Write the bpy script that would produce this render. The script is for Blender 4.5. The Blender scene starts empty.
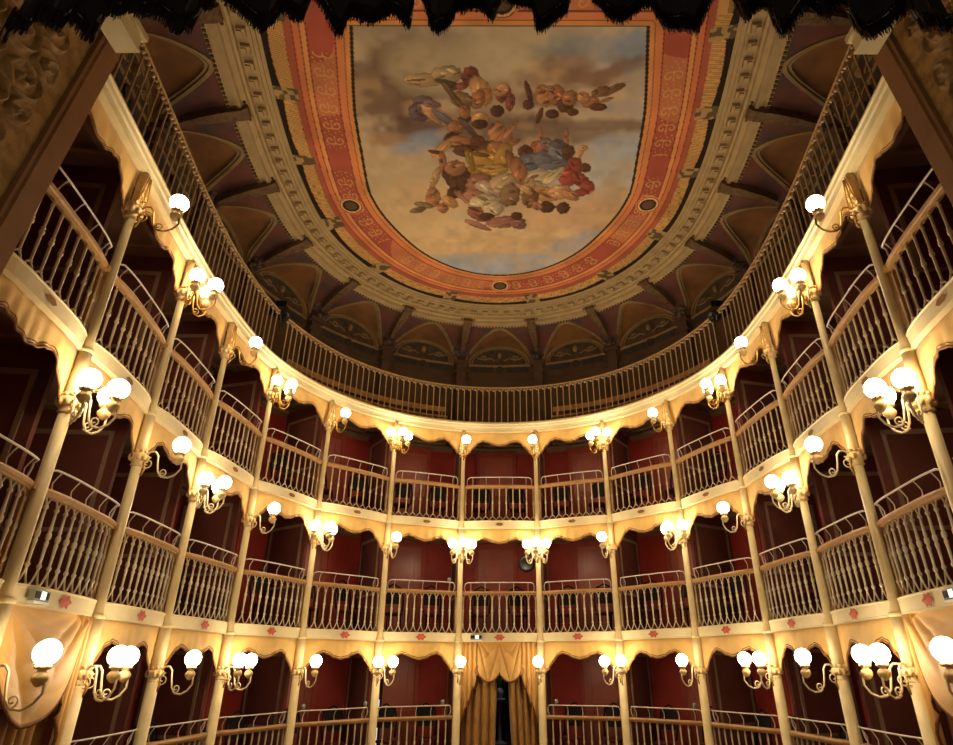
import bpy, bmesh, math, random
import numpy as np
from mathutils import Vector, Matrix
from math import sin, cos, pi, radians, sqrt, hypot, atan2
random.seed(7)
C = bpy.context.scene.collection
Z0 = 3.2                      # eye height above the stalls floor

# ------------------------------------------------------------------ camera, world, exposure
def set_camera():
    f, th, yaw, roll, x0, cx = 610.2063, .4519, .0057, -.0031, .0236, 503.43
    F = Vector((sin(yaw)*cos(th), cos(yaw)*cos(th), sin(th)))
    R = Vector((cos(yaw), -sin(yaw), 0)); U = R.cross(F)
    R, U = R*cos(roll)+U*sin(roll), U*cos(roll)-R*sin(roll)
    cam = bpy.data.cameras.new('camera'); o = bpy.data.objects.new('camera', cam); C.objects.link(o)
    m = Matrix((R, U, -F)).transposed().to_4x4(); m.translation = Vector((x0, 0, Z0)); o.matrix_world = m
    cam.sensor_width = 36; cam.lens = f/953*36; cam.shift_x = -(cx-476.5)/953
    cam.clip_start = .05; cam.clip_end = 200
    bpy.context.scene.camera = o
set_camera()
sc = bpy.context.scene
w = bpy.data.worlds.new('world'); sc.world = w; w.use_nodes = True
w.node_tree.nodes['Background'].inputs[0].default_value = (.9, .62, .38, 1)
w.node_tree.nodes['Background'].inputs[1].default_value = .02
sc.view_settings.view_transform = 'Standard'; sc.view_settings.look = 'None'
sc.view_settings.gamma = 1; sc.view_settings.exposure = 0.0
sc.view_settings.use_curve_mapping = False
sc.cycles.use_denoising = True
sc.cycles.max_bounces = 6; sc.cycles.diffuse_bounces = 4; sc.cycles.glossy_bounces = 2
sc.cycles.sample_clamp_indirect = 3.0
GLOBE = 31.0                  # radiance of the lamp globes
STAGE_FILL = 60.0                  # warm fill added behind the camera to lift ceiling and boxes
l = bpy.data.lights.new('stage_light', 'AREA'); l.shape = 'RECTANGLE'; l.size = 7; l.size_y = 2.5
l.energy = STAGE_FILL; l.color = (1, .72, .46)
lo = bpy.data.objects.new('stage_light', l); C.objects.link(lo); lo.location = (0, -3.5, 4.5)
lo.rotation_euler = (radians(118), 0, 0)

# ------------------------------------------------------------------ materials
def lin(h):
    v = [int(h[i:i+2], 16)/255 for i in (0, 2, 4)]
    return tuple(c/12.92 if c <= .04045 else ((c+.055)/1.055)**2.4 for c in v)
MATS = {}
def mat(name, hexc, rough=.6, metal=0, var=.12, scale=6, spec=.4, emit=None, sheen=0, hex2=None, bump=0):
    m = bpy.data.materials.new(name); m.use_nodes = True; nt = m.node_tree; b = nt.nodes['Principled BSDF']
    c = lin(hexc); c2 = lin(hex2) if hex2 else tuple(x*(1-var*2) for x in c)
    tc = nt.nodes.new('ShaderNodeTexCoord'); no = nt.nodes.new('ShaderNodeTexNoise')
    no.inputs['Scale'].default_value = scale; no.inputs['Detail'].default_value = 3
    nt.links.new(tc.outputs['Object'], no.inputs['Vector'])
    r = nt.nodes.new('ShaderNodeValToRGB'); r.color_ramp.elements[0].color = (*c2, 1); r.color_ramp.elements[1].color = (*c, 1)
    r.color_ramp.elements[0].position = .3; r.color_ramp.elements[1].position = .6
    nt.links.new(no.outputs['Fac'], r.inputs[0]); nt.links.new(r.outputs[0], b.inputs['Base Color'])
    b.inputs['Roughness'].default_value = rough; b.inputs['Metallic'].default_value = metal
    b.inputs['Specular IOR Level'].default_value = spec
    if sheen: b.inputs['Sheen Weight'].default_value = sheen
    if bump:
        bp = nt.nodes.new('ShaderNodeBump'); bp.inputs['Strength'].default_value = bump; bp.inputs['Distance'].default_value = .02
        nt.links.new(no.outputs['Fac'], bp.inputs['Height']); nt.links.new(bp.outputs[0], b.inputs['Normal'])
    if emit:
        b.inputs['Emission Color'].default_value = (*emit[0], 1); b.inputs['Emission Strength'].default_value = emit[1]
    MATS[name] = m; return m
mat('cream', 'ecdcae', .5, var=.06, scale=3)
mat('cream_column', 'e6d09a', .42, var=.06, scale=5)
mat('cornice', 'efe0b0', .45, var=.05, scale=4)
mat('valance', 'e6bb6c', .7, var=.1, scale=2.5, sheen=.2, bump=.15)
mat('valance_trim', '9a6a3c', .8, var=.15, scale=30)
mat('door_panel', 'b25c4a', .32, var=.1, scale=2)
mat('drape_light', 'd6a658', .55, var=.06, scale=3, sheen=.3)
mat('drape', 'b98a48', .42, var=.14, scale=3, sheen=.3)
mat('tassel', '7c4c2c', .85, var=.3, scale=40)
mat('wood_rail', 'bf925a', .45, var=.12, scale=9)
mat('baluster_white', 'dccdb0', .4, var=.06, scale=8)
mat('baluster_gold', 'd6c09c', .38, var=.12, scale=8)
mat('iron_white', 'ecdfd0', .35, var=.04)
mat('gilt', 'c79a4a', .32, metal=.55, var=.2, scale=20)
mat('gilt_dark', '6e5328', .4, metal=.6, var=.25, scale=20)
mat('gilt_cream', 'ecc98c', .5, var=.10, scale=22, bump=.2)
mat('arm_cream', 'f0dcb0', .4, var=.1, scale=20)
mat('emblem', 'd2664e', .6, var=.15, scale=25)
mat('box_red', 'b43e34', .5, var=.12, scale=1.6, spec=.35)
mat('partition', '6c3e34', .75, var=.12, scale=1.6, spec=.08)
mat('box_frame', 'b04c3e', .5, var=.1, scale=3, spec=.3)
mat('box_ceiling', '80644e', .8, var=.12, scale=2)
mat('box_molding', '94765c', .6, var=.1, scale=4)
mat('floor_wood', '4a2c1c', .6, var=.2, scale=3)
mat('stalls_carpet', '4a1612', .9, var=.2, scale=12)
mat('gallery_wall', '5c4632', .8, var=.14, scale=2.2)
mat('dado', '3e3832', .7, var=.15, scale=6)
mat('vault_rib', '9c8258', .7, var=.12, scale=5)
mat('vault_web', '8e6236', .8, var=.2, scale=1.8, hex2='6e4c34')
mat('pendentive', '6c4034', .85, scale=2.4, hex2='4c3c3e')
mat('lunette', '5c4c38', .8, scale=7, hex2='40342a')
mat('stucco', 'b69e72', .7, var=.08, scale=4)
mat('stucco_dark', '6e5436', .8, var=.25, scale=12, bump=.6)
mat('floral', '6c5c50', .8, scale=18, hex2='463c38')
mat('gallery_bar', 'b89c74', .4, metal=.2, var=.12)
mat('gallery_rail', 'b4905a', .45, metal=.1, var=.15, scale=20)
mat('proscenium', '96704e', .6, var=.1, scale=4)
mat('relief', 'b0905c', .45, scale=9, hex2='86683e')
mat('black_velvet', '100d0c', .8, var=.2, sheen=.2)
mat('fringe_black', '1c1612', .28, var=.3, scale=40, spec=1.0)
mat('chair_dark', '140a08', .8, var=.2, scale=8)
mat('chair_seat', '5a1a1a', .8, var=.2)
mat('black_plastic', '101010', .4, var=.1)
mat('grey_metal', '9aa69e', .4, metal=.3, var=.1)
mat('white_paint', 'f0ece4', .5, var=.05)
mat('leaf', '4c6a3a', .6, var=.3, scale=10)
mat('dark_wall', '1c1613', .9, var=.2)
mat('glass_glow', 'ffffff', .2, emit=((1.0, .80, .53), GLOBE), var=0)
mat('lit_panel', 'f4f8f4', .4, emit=((.85, 1, .92), 1.3), var=0)
mat('door_light', 'e8f0f4', .5, emit=((.85, .95, 1), .8), var=0)  # glowing colour standing in for light through an open door, no lamp

# ------------------------------------------------------------------ mesh helpers
class MB:
    def __init__(s): s.v = []; s.f = []
    def add(s, vs, fs):
        o = len(s.v); s.v += [tuple(p) for p in vs]; s.f += [tuple(i+o for i in q) for q in fs]
    def grid(s, rows, closed=False, loop=False):
        n = len(rows[0]); m = len(rows); fs = []
        for i in range(m-1+(1 if loop else 0)):
            for j in range(n-(0 if closed else 1)):
                a, b = i % m, (i+1) % m; j2 = (j+1) % n
                fs.append((a*n+j, a*n+j2, b*n+j2, b*n+j))
        s.add([p for r in rows for p in r], fs)
    def box(s, c, size, ax=None):
        ax = ax or (Vector((1, 0, 0)), Vector((0, 1, 0)), Vector((0, 0, 1))); c = Vector(c)
        vs = [c+ax[0]*(i*size[0]/2)+ax[1]*(j*size[1]/2)+ax[2]*(k*size[2]/2) for i in (-1, 1) for j in (-1, 1) for k in (-1, 1)]
        s.add(vs, [(0, 1, 3, 2), (4, 6, 7, 5), (0, 4, 5, 1), (2, 3, 7, 6), (0, 2, 6, 4), (1, 5, 7, 3)])
    def tube(s, path, r, n=6, caps=True):
        path = [Vector(p) for p in path]; rows = []; up = None
        for i, p in enumerate(path):
            t = (path[min(i+1, len(path)-1)]-path[max(i-1, 0)])
            if t.length < 1e-9: t = Vector((0, 0, 1))
            t.normalize()
            if up is None:
                up = Vector((0, 0, 1)) if abs(t.z) < .9 else Vector((1, 0, 0))
            a = up-t*up.dot(t)
            if a.length < 1e-4: a = t.orthogonal()
            a.normalize(); up = a; b = t.cross(a)
            rr = r[i] if isinstance(r, (list, tuple)) else r
            rows.append([p+a*(rr*cos(2*pi*k/n))+b*(rr*sin(2*pi*k/n)) for k in range(n)])
        o = len(s.v); s.grid(rows, closed=True)
        if caps:
            s.f.append(tuple(o+k for k in range(n))[::-1]); e = o+(len(rows)-1)*n; s.f.append(tuple(e+k for k in range(n)))
    def lathe(s, prof, n=10, c=(0, 0, 0), ax=None):
        c = Vector(c); ax = ax or (Vector((1, 0, 0)), Vector((0, 1, 0)), Vector((0, 0, 1)))
        rows = [[c+ax[2]*z+ax[0]*(max(r, 1e-4)*cos(2*pi*k/n))+ax[1]*(max(r, 1e-4)*sin(2*pi*k/n)) for k in range(n)] for r, z in prof]
        o = len(s.v); s.grid(rows, closed=True)
        s.f.append(tuple(o+k for k in range(n))[::-1]); e = o+(len(rows)-1)*n; s.f.append(tuple(e+k for k in range(n)))
    def ball(s, c, r, n=8, m=6, sc3=(1, 1, 1)):
        c = Vector(c); rows = []
        for i in range(m+1):
            a = -pi/2+pi*i/m; rr = max(cos(a), .01)
            rows.append([c+Vector((r*sc3[0]*rr*cos(2*pi*k/n), r*sc3[1]*rr*sin(2*pi*k/n), r*sc3[2]*sin(a))) for k in range(n)])
        o = len(s.v); s.grid(rows, closed=True)
        s.f.append(tuple(o+k for k in range(n))[::-1]); e = o+m*n; s.f.append(tuple(e+k for k in range(n)))
    def mesh(s, name, m, smooth=False):
        me = bpy.data.meshes.new(name); me.from_pydata(s.v, [], s.f); me.materials.append(MATS[m] if isinstance(m, str) else m)
        if smooth: me.polygons.foreach_set('use_smooth', [True]*len(me.polygons))
        me.update(); return me
    def build(s, name, m, parent=None, smooth=False):
        o = bpy.data.objects.new(name, s.mesh(name, m, smooth)); C.objects.link(o)
        if parent: o.parent = parent
        return o
def inst(name, me, parent=None, loc=(0, 0, 0), rz=0, scale=None):
    o = bpy.data.objects.new(name, me); C.objects.link(o); o.location = loc; o.rotation_euler = (0, 0, rz)
    if scale: o.scale = scale
    if parent: o.parent = parent
    return o
def thing(name, label, cat, loc=(0, 0, 0), rz=0, group=None):
    o = bpy.data.objects.new(name, None); C.objects.link(o); o.location = loc; o.rotation_euler = (0, 0, rz)
    o['label'] = label; o['category'] = cat
    if group: o['group'] = group
    return o
def tag(o, label, cat, group=None):
    o['label'] = label; o['category'] = cat
    if group: o['group'] = group
    return o
def struct(o): o['kind'] = 'structure'; return o

# ------------------------------------------------------------------ plan of the horseshoe
HALF = [(.922, 14.925), (2.572, 14.25), (3.853, 12.946), (4.597, 11.245), (4.762, 9.406), (4.654, 7.573), (4.414, 5.774), (4.17, 3.98)]
P = [Vector((-x, y, 0)) for x, y in HALF[::-1]]+[Vector((x, y, 0)) for x, y in HALF]
NC = len(P)                    # 16 columns, 15 bays; bay 7 is the centre one
PE = [P[0]*2-P[1]]+P+[P[-1]*2-P[-2]]
PE = [PE[0]*2-PE[1]]+PE+[PE[-1]*2-PE[-2]]
def cr(t):
    t = min(max(t, -.99), NC-1+.99); i = int(math.floor(t)); u = t-i; a, b, c, d = PE[i+1], PE[i+2], PE[i+3], PE[i+4]
    p = .5*((2*b)+(c-a)*u+(2*a-5*b+4*c-d)*u*u+(3*b-a-3*c+d)*u**3)
    q = .5*((c-a)+(2*a-5*b+4*c-d)*2*u+(3*b-a-3*c+d)*3*u*u); q.normalize()
    return p, Vector((-q.y, q.x, 0)), q
def SP(t, D, z):               # smooth curve, D outward (away from the stalls)
    p, n, q = cr(t); return Vector((p.x+n.x*D, p.y+n.y*D, z+Z0))
def BP(k, f, D, z):            # straight chord of bay k
    a, b = P[k], P[k+1]; q = (b-a).normalized(); n = Vector((-q.y, q.x, 0)); p = a.lerp(b, f)+n*D
    return Vector((p.x, p.y, z+Z0))
def bow(f, a=.09): return -a*(1-abs(2*f-1)**4)
B0, B1, B2, B3 = -1.951, .549, 3.054, 5.554
ORD = ['', 'first', 'second', 'third', 'fourth', 'fifth', 'sixth', 'seventh', 'eighth']
def colpos(i): return f"{ORD[8-i]} column left of centre" if i < 8 else f"{ORD[i-7]} column right of centre"
def baypos(k): return 'centre box' if k == 7 else (f"{ORD[7-k]} box left of centre" if k < 7 else f"{ORD[k-7]} box right of centre")
def sweep(ts, prof):
    m = MB(); m.grid([[SP(t, D, z) for D, z in prof] for t in ts]); return m
def tr(a, b, n): return [a+(b-a)*i/n for i in range(n+1)]
TS = tr(-.3, NC-.7, 150)
# ------------------------------------------------------------------ shell
def slab(name, z, m1, D0=.08, D1=1.75, th=.10):
    o = sweep(TS, [(D0, z+th), (D0, z-.0), (D1, z-.0), (D1, z+th), (D0, z+th)]).build(name, m1); return struct(o)
slab('floor_ground_boxes', B0+.02, 'floor_wood'); slab('floor_middle_boxes', B1+.02, 'box_ceiling')
slab('floor_top_boxes', B2+.02, 'box_ceiling'); slab('floor_gallery', B3+.04, 'box_ceiling', D1=1.9)
m = MB()
rows = [[SP(t, 1.5, -3.2), SP(t, 1.5, B3+.05)] for t in TS]
# back wall is left open behind the centre doorway of the ground tier
m.grid([r for t, r in zip(TS, rows) if t < 7.36]); m.grid([r for t, r in zip(TS, rows) if t > 7.64])
a, b = [t for t in TS if t < 7.36][-1], [t for t in TS if t > 7.64][0]
m.grid([[SP(t, 1.5, B1-.45), SP(t, 1.5, B3+.05)] for t in tr(a, b, 4)])
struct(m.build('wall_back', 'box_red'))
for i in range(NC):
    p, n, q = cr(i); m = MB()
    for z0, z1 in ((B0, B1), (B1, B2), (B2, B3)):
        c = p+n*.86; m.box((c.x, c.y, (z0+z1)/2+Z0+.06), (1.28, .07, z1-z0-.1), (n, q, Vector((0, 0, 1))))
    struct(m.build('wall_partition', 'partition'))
    m = MB()                    # raised mouldings on both faces of the partition
    for z0, z1 in ((B0, B1), (B1, B2), (B2, B3)):
        for s in (-1, 1):
            for (u0, u1, w0, w1) in ((.34, 1.40, z1-.32, z1-.26), (.34, 1.40, z0+.95, z0+1.0), (.34, .39, z0+1, z1-.26), (1.35, 1.40, z0+1, z1-.26)):
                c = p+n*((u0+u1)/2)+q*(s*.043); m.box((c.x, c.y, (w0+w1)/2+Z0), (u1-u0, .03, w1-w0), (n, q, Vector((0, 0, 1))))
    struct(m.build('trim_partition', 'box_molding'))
# box ceilings: sunk frame mouldings and cornice along the back wall
for z1, nm in ((B1, 'middle'), (B2, 'top'), (B3, 'gallery')):
    m = MB()
    for k in range(NC-1):
        t0, t1 = k+.05, k+.95; zz = z1+.005
        for D0, D1 in ((1.36, 1.5),):
            m.grid([[SP(t, D0, zz+.01), SP(t, D0, zz-.05), SP(t, D1, zz-.12), SP(t, D1, zz)] for t in tr(t0, t1, 6)])
        for D0, D1 in ((.30, .36), (1.1, 1.16)):
            m.grid([[SP(t, D0, zz+.02), SP(t, D0, zz-.03), SP(t, D1, zz-.03), SP(t, D1, zz+.02)] for t in tr(k+.18, k+.82, 6)])
        for tt in (.16, .80):
            m.grid([[SP(t, .3, zz+.02), SP(t, .3, zz-.03), SP(t, 1.16, zz-.03), SP(t, 1.16, zz+.02)] for t in tr(k+tt, k+tt+.035, 1)])
    struct(m.build('trim_ceiling_'+nm, 'box_molding'))
# doors in the back walls
dn = 0
for (z0, kk) in ((B0, range(1, 14)), (B1, range(1, 14)), (B2, range(1, 14))):
    for k in kk:
        if z0 == B0 and k == 7: continue
        dn += 1; off = .46 if k <= 7 else .54
        p, n, q = cr(k+off); ax = (q, n, Vector((0, 0, 1))); top = 2.18
        e = bpy.data.objects.new('door_%d' % dn, None); C.objects.link(e); e['kind'] = 'structure'
        ajar = (z0 == B0 and k == 6)
        c = p+n*1.46; m = MB()
        for s in (-1, 1): m.box((c.x+q.x*s*.5, c.y+q.y*s*.5, z0+Z0+top/2+.1), (.1, .08, top), ax)
        m.box((c.x, c.y, z0+Z0+top+.13), (1.1, .09, .1), ax); m.box((c.x, c.y, z0+Z0+top+.2), (1.2, .14, .05), ax)
        m.build('door_frame', 'box_frame', e)
        m = MB(); c = p+n*1.47; m.box((c.x, c.y, z0+Z0+top/2+.1), (.9, .05, top), ax)
        for (h0, h1) in ((.25, .95), (1.1, 2.0)):
            for (x0, x1, y0, y1) in ((-.32, .32, h0, h0+.05), (-.32, .32, h1, h1+.05), (-.32, -.27, h0, h1), (.27, .32, h0, h1)):
                cc = p+n*1.44+q*((x0+x1)/2); m.box((cc.x, cc.y, z0+Z0+(y0+y1)/2+.1), (x1-x0, .03, y1-y0), ax)
        m.build('door_leaf', 'door_panel', e)
        m = MB(); cc = p+n*1.41+q*.38; m.ball((cc.x, cc.y, z0+Z0+1.1), .025); m.build('door_handle', 'gilt', e)
        if ajar:
            m = MB(); cc = p+n*1.405-q*.40; m.box((cc.x, cc.y, z0+Z0+1.2), (.17, .03, 2.2), ax); m.build('dark_gap', 'dark_wall', e)  # dark strip over the shut leaf, stands in for shade of an opening
            m = MB(); cc = p+n*1.385-q*.41; m.box((cc.x, cc.y, z0+Z0+.70), (.08, .02, 1.25), ax); m.build('lit_gap', 'door_light', e)  # glowing strip over the leaf, stands in for light from beyond the door
# stalls floor, ground parapet and stage
m = MB(); m.box((0, 8, -.05), (14, 22, .1)); struct(m.build('floor', 'stalls_carpet'))
m = MB(); m.grid([[SP(t, .06, -3.2), SP(t, .06, B0+.02)] for t in TS]); struct(m.build('wall_parapet', 'cream'))
m = MB(); m.box((0, -2.2, .8), (9, 6, 1.6)); struct(m.build('floor_stage', 'floor_wood'))
m = MB(); m.box((0, 19.4, Z0+B0+.06), (3, 5.6, .1)); m.build('floor_foyer', 'floor_wood')
struct(bpy.data.objects['floor_foyer'])
m = MB(); m.box((0, 21.2, 2.8), (3.2, .1, 3.6)); m.box((-1.5, 19.2, 2.8), (.1, 4.6, 3.6)); m.box((1.5, 19.2, 2.8), (.1, 4.6, 3.6)); m.box((0, 19.2, 4.5), (3.2, 4.6, .1))
struct(m.build('wall_foyer', 'dark_wall'))

# ------------------------------------------------------------------ gallery wall, vaults, ceiling
WD = 1.15; ZS = 8.08
m = MB(); m.grid([[SP(t, WD, B3), SP(t, WD, 9.1)] for t in TS]); struct(m.build('wall_gallery', 'gallery_wall'))
m = MB()
for z in (7.60,): m.grid([[SP(t, WD, z+.05), SP(t, WD-.04, z+.035), SP(t, WD-.04, z), SP(t, WD, z-.01)] for t in TS])
struct(m.build('trim_gallery', 'gallery_wall'))
def groin(k, s): return k+.5+s*.455, WD*abs(s)**1.5, ZS+.66*sqrt(max(0, 1-s*s))
def lune(k, s, g=1): return k+.5+s*.40*g, WD-.01, ZS+.60*g*sqrt(max(0, 1-s*s))
SS = [-cos(pi*i/28) for i in range(29)]
for k in range(NC-1):
    e = bpy.data.objects.new('ceiling_vault', None); C.objects.link(e); e['kind'] = 'structure'
    m = MB()
    m.grid([[SP(a[0]*(1-u)+b[0]*u, a[1]*(1-u)+b[1]*u, a[2]*(1-u)+b[2]*u+.04*sin(pi*u)) for u in tr(0, 1, 5)] for a, b in ((groin(k, s), lune(k, s)) for s in SS)])
    m.build('vault_web', 'vault_web', e, True)
    m = MB()
    for w0, w1, h in ((0, .085, .035), (.115, .16, .02)):
        rows = []
        for s in SS:
            t, D, z = groin(k, s); nx = cos(math.asin(max(-1, min(1, s))))
            a = SP(t, D, z); t2, D2, z2 = lune(k, s); b = SP(t2, D2, z2); d = (b-a); L = d.length or 1; d = d/L
            rows.append([a+d*(w0*min(1, L*3))+Vector((0, 0, .0)), a+d*(w0*min(1, L*3))+Vector((0, 0, -h)), a+d*(w1*min(1, L*3))+Vector((0, 0, -h)), a+d*(w1*min(1, L*3))])
        m.grid(rows)
    m.build('vault_rib', 'vault_rib', e)
    m = MB()
    for g0, g1, h in ((1.0, .93, .05), (.90, .86, .03)):
        rows = []
        for s in SS:
            a = lune(k, s, g0); b = lune(k, s, g1)
            rows.append([SP(a[0], WD, a[2]), SP(a[0], WD-h, a[2]), SP(b[0], WD-h, b[2]), SP(b[0], WD, b[2])])
        m.grid(rows)
    m.build('archivolt', 'vault_rib', e)
    m = MB(); m.grid([[SP(k+.5+s*.34, WD-.02, ZS+.04), SP(k+.5+s*.34, WD-.02, ZS+.04+.47*sqrt(max(0, 1-s*s)))] for s in SS]); m.build('lunette_panel', 'lunette', e)
    m = MB()                     # scroll ornament inside the lunette
    for sg in (-1, 1):
        pts = [(sg*(.06+.22*u+.03*sin(9*u)), .08+.16*u*(1.4-u)+.05*sin(7*u)) for u in tr(0, 1, 14)]
        m.tube([SP(k+.5+x, WD-.04, ZS+.05+z) for x, z in pts], .014, 5)
        m.tube([SP(k+.5+sg*(.2+.05*cos(a)*(1-a/14)), WD-.04, ZS+.2+.09*sin(a)*(1-a/14)) for a in tr(0, 11, 26)], .012, 5)
    c = SP(k+.5, WD-.04, ZS+.3); m.ball(c, .07, sc3=(1, 1, 1.4)); m.build('lunette_ornament', 'vault_rib', e)
    m = MB(); m.grid([[SP(t, WD-.03, ZS-.08), SP(t, WD-.03, ZS-.27)] for t in tr(k+.14, k+.42, 4)]); m.grid([[SP(t, WD-.03, ZS-.08), SP(t, WD-.03, ZS-.27)] for t in tr(k+.58, k+.86, 4)])
    m.build('dado_panel', 'dado', e)
    m = MB(); p, n, q = cr(k+.5); c = SP(k+.5, WD-.03, ZS-.175)
    m.lathe([(.11, 0), (.11, .03), (.08, .04)], 14, c, (q, Vector((0, 0, 1)), -n)); m.build('medallion', 'dado', e)
    m = MB(); m.grid([[SP(t, WD, ZS-.02), SP(t, WD-.05, ZS-.02), SP(t, WD-.05, ZS-.07), SP(t, WD, ZS-.08)] for t in tr(k+.08, k+.92, 6)]); m.build('sill', 'vault_rib', e)
for i in range(NC):
    e = bpy.data.objects.new('ceiling_pendentive', None); C.objects.link(e); e['kind'] = 'structure'
    rows = []
    for s in [cos(pi/2*j/14) for j in range(15)]:
        a = groin(i-1, s) if i > 0 else (i-.045*s-.5*(1-s), WD*s**1.5, ZS+.66*sqrt(1-s*s)); b = groin(i, -s) if i < NC-1 else (i+.045*s+.5*(1-s), WD*s**1.5, ZS+.66*sqrt(1-s*s))
        rows.append([SP(a[0]*(1-u)+b[0]*u, a[1]*(1-u)+b[1]*u-.03*sin(pi*u), a[2]) for u in tr(0, 1, 8)])
    m = MB(); m.grid(rows); m.build('pendentive_web', 'pendentive', e, True)
    m = MB()
    m.box(SP(i, WD-.08, (B3+ZS)/2), (.26, .16, ZS-B3), (cr(i)[2], cr(i)[1], Vector((0, 0, 1))))
    m.box(SP(i, WD-.12, ZS-.04), (.44, .26, .1), (cr(i)[2], cr(i)[1], Vector((0, 0, 1)))); m.box(SP(i, WD-.10, ZS-.32), (.38, .2, .05), (cr(i)[2], cr(i)[1], Vector((0, 0, 1))))
    m.build('pilaster', 'gallery_wall', e)
    m = MB(); rnd = random.Random(i)
    for _ in range(16):
        m.ball(SP(i+rnd.uniform(-.09, .09), WD-.14-rnd.random()*.16, ZS+.05+rnd.random()*.34), rnd.uniform(.04, .085), 6, 4, (1, 1, rnd.uniform(.6, 1.3)))
    m.build('floral_cluster', 'floral', e)
    m = MB()                     # wedge bracket running up the pendentive to the cornice
    q = cr(i)[2]; rows = []
    for D, z, wd in ((-.31, 8.80, .13), (-.31, 8.70, .12), (-.2, 8.63, .11), (.1, 8.55, .10), (.5, 8.42, .07), (.78, 8.30, .04)):
        c = SP(i, D, z); rows.append([c-q*wd+Vector((0, 0, .22)), c-q*wd, c+q*wd, c+q*wd+Vector((0, 0, .22))])
    m.grid(rows); m.add(rows[0], [(0, 1, 2, 3)]); m.build('bracket', 'stucco_dark', e)
co = bpy.data.objects.new('trim_1', None); C.objects.link(co); co['kind'] = 'structure'
prof = [(.06, 8.80), (.04, 8.71), (-.03, 8.71), (-.05, 8.75), (-.13, 8.75), (-.145, 8.70), (-.21, 8.70), (-.225, 8.77), (-.31, 8.78), (-.325, 8.84), (-.36, 8.86), (-.375, 8.92), (-.60, 8.925), (-.61, 8.955), (-.665, 8.96), (-.675, 8.985), (-.73, 8.99), (-.74, 9.01), (-.79, 9.015), (-.80, 9.06)]
sweep(TS, prof).build('cornice_molding', 'stucco', co)
me = MB(); me.box((0, 0, 0), (.15, .14, .09)); me.box((0, .02, -.055), (.10, .08, .04)); mod = me.mesh('modillion', 'stucco')
# arc-length spaced modillions and dentils
def spaced(D, step, t0=0.2, t1=NC-1.2):
    out = []; last = SP(t0, D, 0); acc = 0; t = t0
    while t < t1:
        t += .004; p = SP(t, D, 0); acc += (p-last).length; last = p
        if acc >= step: out.append(t); acc = 0
    return out
for t in spaced(-.48, .30):
    n = cr(t)[1]; inst('modillion', mod, co, SP(t, -.485, 8.895), atan2(-n.x, n.y))
m = MB()
for t in spaced(-.0, .085):
    _, n, q = cr(t); m.box(SP(t, .0, 8.695), (.04, .05, .04), (q, n, Vector((0, 0, 1))))
for i in range(NC): 
    for j in range(-3, 4): m.box(SP(i+j*.035, -.27, 8.76), (.03, .04, .035), (cr(i)[2], cr(i)[1], Vector((0, 0, 1))))
o = m.build('dentil_row', 'stucco_dark', co); o['kind'] = 'stuff'

# painted canvas on the flat of the ceiling
BG=[(-1.59,6.6,1.454,-0.003,-0.083,0.559,"8a7658",1),(-2.42,7.46,1.568,-0.003,-0.173,0.839,"5e4330",1),(-0.54,8.23,2.229,-0.004,-0.02,0.435,"5a4030",1),(-1.15,6.97,0.652,0.132,-0.11,0.426,"a08a62",1),(0.35,6.78,0.987,-0.002,0.017,0.578,"a8926a",1),(1.8,6.6,0.972,-0.002,0.078,0.481,"7c7a72",1),(2.27,6.51,0.482,-0.001,0.074,0.361,"7a7c7c",1),(1.03,7,0.8,-0.165,0.065,0.269,"8b6a4e",1),(1.55,7.12,0.678,-0.001,0.031,0.238,"6e4c36",1),(2.03,6.96,0.527,-0.17,0.061,0.148,"74543c",1),(2.42,7.25,0.378,-0.001,0.067,0.328,"7f7a70",1),(1.86,8.11,1.106,-0.002,0.027,0.186,"6e5540",1),(1.15,8.34,1.144,0.124,0.004,0.193,"755c46",1),(2.34,7.73,0.465,-0.001,0.042,0.22,"85807a",1),(-1.6,8.59,0.569,-0.19,0.02,0.243,"7c8288",1),(-2.16,9.11,0.794,-0.001,-0.063,0.385,"a88a5e",1),(-2.25,8.47,0.567,-0.001,-0.035,0.197,"8c6844",1),(2.34,8.71,0.695,-0.001,0.064,0.363,"98948c",1),(2.07,9.51,1.025,-0.001,0.087,0.593,"a39c88",1),(-1.72,10.43,1.526,-0.002,-0.123,1.035,"b8935e",1),(0.02,11.28,2.539,-0.002,-0.001,0.756,"c4a06a",1),(2.23,10.59,0.64,-0.633,0.4,0.75,"b08a60",1),(-1.16,11.65,1.889,-0.001,-0.035,0.467,"c29a64",1),(0.02,12.32,2.215,-0.001,-0,0.335,"9a968c",1),(-0.73,12.65,1.505,-0.001,-0.012,0.26,"8c8e92",1),(1.79,11.65,0.609,-0.379,0.123,0.363,"8f8a86",1),(1.34,10.59,1.104,-0.001,0.048,0.547,"b48a5c",1),(0.02,9.24,1.204,-0.002,-0.001,0.718,"a08868",1),(0.81,7.56,0.704,-0.001,0.011,0.17,"64483a",1),(0.02,7.56,0.528,-0.001,-0,0.39,"8a6e50",1)]
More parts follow.
